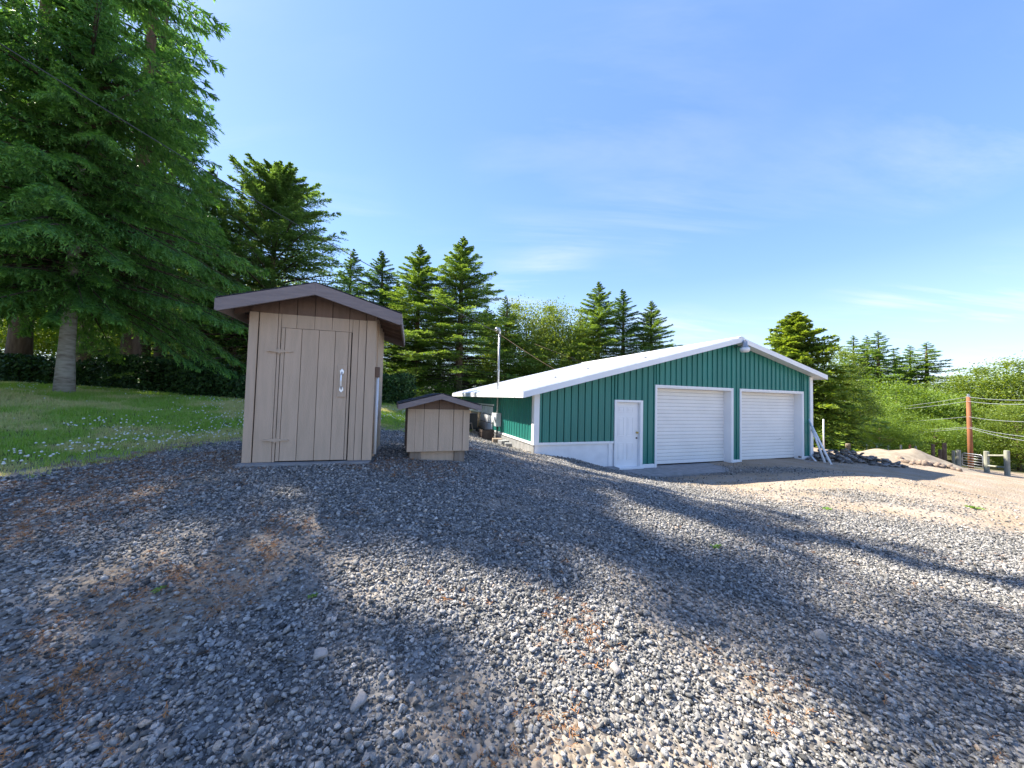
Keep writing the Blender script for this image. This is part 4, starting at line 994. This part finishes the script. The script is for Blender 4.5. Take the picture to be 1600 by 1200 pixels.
# hedge at the far edge of the lawn
V_, T_ = [], []
r = np.random.default_rng(5)
hp = [at(-260, 600, 12.5), at(-20, 600, 12.8), at(130, 600, 13.0), at(260, 610, 12.6), at(390, 610, 12.2), at(520, 612, 12.6), at(640, 612, 15)]
hx = np.array([p[0] for p in hp]); hy = np.array([p[1] for p in hp])
n = 52000; u = r.uniform(0, len(hp) - 1.001, n); i = u.astype(int); f_ = u - i
X_ = hx[i] * (1 - f_) + hx[i + 1] * f_; Y_ = hy[i] * (1 - f_) + hy[i + 1] * f_
dep = r.uniform(-.55, .9, n); Y_ = Y_ + dep + (fbm(X_, Y_, .9, 91, 3) - .5) * .8
top = 1.15 + (fbm(X_, X_ * 0, .8, 92, 3) - .5) * 1.2
Zz = height(X_, Y_) + r.uniform(0, 1, n) ** .8 * top
P = np.stack([X_, Y_, Zz], 1); nr = norm(r.normal(size=(n, 3)) + np.array([0, -.6, .7])); d = norm(np.cross(nr, r.normal(size=(n, 3)))); w_ = np.cross(nr, d); ll = .11 * r.uniform(.6, 1.4, n)[:, None]
Vh = np.stack([P - d * ll * .5, P + w_ * ll * .35, P + d * ll * .5, P - w_ * ll * .35], 1).reshape(-1, 3)
hedge = link(D.objects.new('hedge', arr_mesh('hedge', Vh, np.arange(len(Vh)).reshape(-1, 4), M_hedge, r.random(n)))); tag(hedge, 'low dark green hedge along the far edge of the lawn', 'hedge')

# ------------------------------------------------------------------ right-hand yard
def rockpile(name, cx, cy, rx, ry, h, n, size, label, cat, seed, mat, yaw=0.0, flat=.4):
    r = np.random.default_rng(seed); o = empty(name, (cx, cy, gz(cx, cy)), yaw); tag(o, label, cat)
    protos = [stone_mesh(seed * 10 + k_, mat, fine=False, flat=flat, name='stone') for k_ in range(6)]
    z00 = gz(cx, cy)
    for k_ in range(n):
        a_ = r.uniform(0, 6.28); q_ = r.random() ** .6; lx, ly = rx * q_ * math.cos(a_), ry * q_ * math.sin(a_)
        wx = cx + lx * math.cos(yaw) - ly * math.sin(yaw); wy = cy + lx * math.sin(yaw) + ly * math.cos(yaw)
        c = link(D.objects.new('stone', protos[k_ % 6]), o); s_ = size * r.uniform(.6, 1.4)
        c.location = (lx, ly, gz(wx, wy) - z00 + h * (1 - q_ ** 1.3) * r.uniform(.0, 1) + s_ * .2); c.scale = (s_, s_, s_); c.rotation_euler = (r.normal(0, .35), r.normal(0, .35), r.uniform(0, 6.28))
    return o
M_slate = material('dark_slate', (.10, .095, .09), (.25, .225, .20), rough=.6, scale=4, random_tone=.35, bump=.2)
M_fieldrock = material('brown_field_rock', (.17, .12, .09), (.30, .24, .19), rough=.85, scale=4, random_tone=.25, bump=.4, bscale=8)
p = ground_at(1322, 722); rockpile('slate_pile', p[0] + .2, p[1] + .4, 1.9, .8, .42, 260, .14, 'low pile of dark broken slate beside the right end of the garage', 'rock pile', 3, M_slate, yaw=-.35, flat=.28)
def rockrow(name, pts, n, size, label, seed):
    r = np.random.default_rng(seed); P0 = [ground_at(*q_) for q_ in pts]; o = empty(name, (P0[0][0], P0[0][1], P0[0][2])); tag(o, label, 'rock row')
    protos = [stone_mesh(seed * 20 + k_, M_fieldrock, fine=False, flat=.7, name='stone') for k_ in range(5)]
    for k_ in range(n):
        u_ = r.uniform(0, len(P0) - 1.001); i_ = int(u_); f_ = u_ - i_; q_ = P0[i_] * (1 - f_) + P0[i_ + 1] * f_; x_, y_ = q_[0] + r.normal(0, .18), q_[1] + r.normal(0, .25)
        c = link(D.objects.new('stone', protos[k_ % 5]), o); s_ = size * r.uniform(.6, 1.35); c.location = (x_ - P0[0][0], y_ - P0[0][1], gz(x_, y_) - P0[0][2] + s_ * .4); c.scale = (s_,) * 3; c.rotation_euler = tuple(r.uniform(0, 6.28, 3))
rockrow('rock_row', [(1272, 700), (1300, 702), (1345, 707), (1392, 717)], 70, .19, 'row of brown field rocks behind the slate pile', 41)
rockrow('rock_row', [(1412, 724), (1440, 726), (1470, 730), (1498, 737)], 26, .15, 'short row of brown rocks along the foot of the sand heap', 42)
# sand heap
p = ground_at(1448, 727); n_ = 40; V = []; Fs = []
sx, sy = p[0] + .8, p[1] + 1.2
for j_ in range(n_ + 1):
    for i_ in range(n_ + 1):
        a_ = i_ / n_ * 2 - 1; b_ = j_ / n_ * 2 - 1; x_ = sx + a_ * 3.0 + b_ * .5; y_ = sy + b_ * 1.5; rr = max(0, 1 - math.hypot(a_ * 1.0, b_))
        V.append((x_, y_, gz(x_, y_) - .03 + .62 * (rr ** 1.0) * (1 - .35 * a_) * (.8 + .4 * float(vnoise(x_, y_, 1.6, 5)))))
Fs = [(j_ * (n_ + 1) + i_, j_ * (n_ + 1) + i_ + 1, (j_ + 1) * (n_ + 1) + i_ + 1, (j_ + 1) * (n_ + 1) + i_) for j_ in range(n_) for i_ in range(n_)]
sand = link(D.objects.new('sand_heap', arr_mesh('sand_heap', V, Fs, material('pale_sand', (.36, .30, .22), (.27, .215, .155), rough=.95, scale=5, bump=.5, bscale=30), smooth=True))); tag(sand, 'low heap of pale tan sand in front of the fence posts', 'sand heap')

# leaning pipes
def pipe(a_, b_, r_, label, mat=M_pvc, name='leaning_pipe'):
    o = MB().tube([a_, b_], r_, 10).build(name, mat, None, smooth=True); tag(o, label, 'pipe', 'pipes leaning on the garage corner'); return o
foot = ground_at(1299, 726); pipe(tuple(foot), tuple(at(1263, 655, T(12.06, -.05, 0)[1])), .035, 'right one of two long white pipes leaning on the garage corner')
foot = ground_at(1289, 723); pipe(tuple(foot), tuple(at(1264, 658, T(12.10, .05, 0)[1] + .05)), .035, 'left one of two long white pipes leaning on the garage corner')
foot = ground_at(1275, 721); pipe(tuple(foot), tuple(at(1265, 710, T(12.05, 0, 0)[1])), .03, 'short white pipe end sticking out at the garage corner base', name='short_pipe')
q_ = at(1287, 692, 16.2); pipe((q_[0], q_[1], gz(q_[0], q_[1])), (q_[0], q_[1], at(1287, 655, 16.2)[2]), .03, 'thin upright white pipe standing behind the leaning pipes', name='upright_pipe')

# fence posts, brace, gate, pole
M_post = material('grey_weathered_post', (.33, .33, .26), (.24, .23, .19), rough=.9, scale=8, stretch=(1, 1, .2), bump=.4)
M_brpost = material('brown_post', (.19, .12, .08), (.12, .08, .055), rough=.9, scale=8, stretch=(1, 1, .2), bump=.4)
M_orange = material('rust_orange_pole', (.33, .13, .06), (.24, .10, .05), rough=.85, scale=6, stretch=(1, 1, .2), bump=.3)
def post(x_, ytop, ybot, wpx, Yd, label, mat, name='fence_post'):
    b_ = at(x_, ybot, Yd); t = at(x_, ytop, Yd); r_ = wpx / 2 * Yd / F * .68; zb_ = min(b_[2], gz(b_[0], b_[1])) - .2
    o = MB().tube([(b_[0], b_[1], zb_), (b_[0], b_[1], (zb_ + t[2]) / 2), (b_[0], b_[1], t[2] - .03), (b_[0], b_[1], t[2])], [r_ * 1.05, r_, r_, r_ * .85], 12).build(name, mat, None, smooth=False)
    tag(o, label, 'post', 'old posts beyond the yard')
    return o
post(1325, 693, 706, 9, 17.5, 'short thick stump post behind the row of field rocks', M_fieldrock, 'stump_post')
for x_, yt, yb, wpx, lab, mt_ in ((1354, 694, 712, 2.5, 'thin steel post behind the rock row, left one of three', M_galv), (1370, 695, 712, 2.5, 'thin steel post behind the rock row, middle one of three', M_galv), (1388, 696, 714, 2.5, 'thin steel post behind the rock row, right one of three', M_galv),
                             (1408, 695, 714, 3.5, 'thin pale wooden post left of the post with a red top', M_post), (1422, 695, 712, 4, 'slim post with a red top above the sand heap', M_orange), (1431, 697, 713, 4, 'short pale post right of the post with a red top', M_post),
                             (1458, 694, 712, 6, 'brown post with a leaning brace above the sand heap', M_brpost), (1469, 702, 714, 6, 'short broken brown stub between two tall brown posts', M_brpost), (1476, 692, 716, 7, 'tallest dark brown post above the sand heap', M_brpost), (1490, 704, 722, 5, 'short grey post left of the square gate post', M_post)):
    post(x_, yt, yb, wpx, 20.5, lab, mt_)
gate = empty('metal_gate', (0, 0, 0))
A_ = at(1504, 728, 19.5); B_ = at(1536, 733, 18.6); zb_ = A_[2]
gate.location = (A_[0], A_[1], A_[2]); dv = Vector(B_ - A_); tag(gate, 'galvanized tube gate between the wooden gate posts', 'gate')
Hh = .72
fr = MB(); fr.tube([(0, 0, .05), (0, 0, Hh - .06), (.08 * dv.x, .08 * dv.y, Hh), (.92 * dv.x, .92 * dv.y, Hh + dv.z), (dv.x, dv.y, Hh - .06 + dv.z), (dv.x, dv.y, .05 + dv.z), (0, 0, .05)], .022, 8, False); fr.build('gate_frame', M_galv, gate, smooth=True)
for k_ in range(1, 5): MB().tube([(0, 0, .05 + k_ * .14), (dv.x, dv.y, dv.z + .05 + k_ * .14)], .014, 6).build('bar', M_galv, gate, smooth=True)
br = empty('fence_brace', (0, 0, 0)); tag(br, 'grey wooden brace of two stout posts and two rails right of the gate', 'fence')
pA = at(1542, 735, 18.3); pB = at(1574, 740, 17.3); tA = at(1542, 705, 18.3); tB = at(1575, 704, 17.3); pC = at(1498, 722, 20.0); tC = at(1498, 703, 20.0)
br.location = (pA[0], pA[1], pA[2])
def rel(p_): return (p_[0] - pA[0], p_[1] - pA[1], p_[2] - pA[2])
for lo, hi in ((pA, tA), (pB, tB), (pC, tC)):
    q0 = np.array(rel(lo)); q1 = np.array(rel(hi)); q1[0], q1[1] = q0[0], q0[1]; q0[2] -= .3; MB().tube([tuple(q0), tuple(q1 - np.array([0, 0, .02])), tuple(q1)], [.095, .095, .08], 12).build('post', M_post, br)
for f_ in (.25, .78):
    q0 = np.array(rel(pA)) * (1 - f_) + np.array(rel(tA)) * f_; q1 = np.array(rel(pB)) * (1 - f_) + np.array(rel(tB)) * f_; MB().tube([tuple(q0), tuple(q1)], .045, 10).build('rail', M_post, br)
for lo in ((1605, 742, 16.8), (1640, 748, 16.2)):
    pass
UPY = 22.0
b_ = at(1517, 722, UPY); t = at(1513, 620, UPY); up = MB().tube([(b_[0], b_[1], b_[2] - .8), (b_[0] * .5 + t[0] * .5, b_[1], (b_[2] + t[2]) / 2), (t[0], t[1], t[2])], [.12, .11, .09], 12)
pole = empty('utility_pole', (b_[0], b_[1], b_[2])); tag(pole, 'rust orange utility pole carrying wires in front of the leafy grove', 'utility pole')
o = up.build('pole', M_orange, pole, smooth=True); o.location = (-b_[0], -b_[1], -b_[2])
o = MB().tube([(t[0], t[1], t[2]), (t[0], t[1], t[2] + .18)], [.075, .05], 10).build('cap', M_galv, pole); o.location = (-b_[0], -b_[1], -b_[2])
# wires
M_wire = material('grey_wire', (.45, .47, .5), rough=.4, metal=.3)
M_wired = material('dark_wire', (.05, .05, .055), rough=.5)
def wire(pts, r_, label, mat=M_wire, name='power_line', group='power lines on the orange pole'):
    P0 = [at(*q_) for q_ in pts]; m = MB(); out = []
    for a_, c_ in zip(P0[:-1], P0[1:]):
        for k_ in range(12):
            f_ = k_ / 12; q_ = a_ * (1 - f_) + c_ * f_; sag = .012 * np.linalg.norm(c_ - a_); out.append((q_[0], q_[1], q_[2] - sag * 4 * f_ * (1 - f_)))
    out.append(tuple(P0[-1])); o = m.tube(out, r_, 5, False).build(name, mat, None, smooth=True); tag(o, label, 'wire', group); return o
wire([(1340, 640, 34), (1513, 620, UPY), (1700, 620, 12)], .010, 'topmost wire on the orange pole')
wire([(1340, 642, 34), (1513, 627, UPY - .1), (1700, 626, 12)], .011, 'bright wire just under the topmost one')
wire([(1322, 660, 34), (1513, 651, UPY), (1700, 657, 12)], .010, 'single middle wire crossing the orange pole')
wire([(1308, 674, 34), (1515, 667, UPY), (1700, 688, 12)], .010, 'upper one of the two lowest wires')
wire([(1300, 680, 34), (1515, 669, UPY - .1), (1700, 700, 12)], .010, 'lower one of the two lowest wires')
mp_ = T(-.30, 3.05, 4.50)
def wire3(a_, b_, r_, sag, label, mat, group=None):
    a_ = np.array(a_); b_ = np.array(b_); pts = [tuple(a_ * (1 - f_) + b_ * f_ - np.array([0, 0, sag * 4 * f_ * (1 - f_)])) for f_ in np.linspace(0, 1, 25)]
    o = MB().tube(pts, r_, 5, False).build('service_wire', mat, None, smooth=True); tag(o, label, 'wire', group); return o
far_ = at(-60, 30, 6.0); wire3(far_, mp_, .011, .25, 'long overhead wire from the upper left down to the service mast', M_wired)
wire3(mp_, at(885, 586, 24), .008, .1, 'brown guy wire from the mast top down behind the roof', M_brpost, 'guy wires')
wire3(at(835, 537, 20), at(925, 571, 26), .009, .02, 'short brown wire over the roof in front of the leafy trees', M_brpost, 'guy wires')
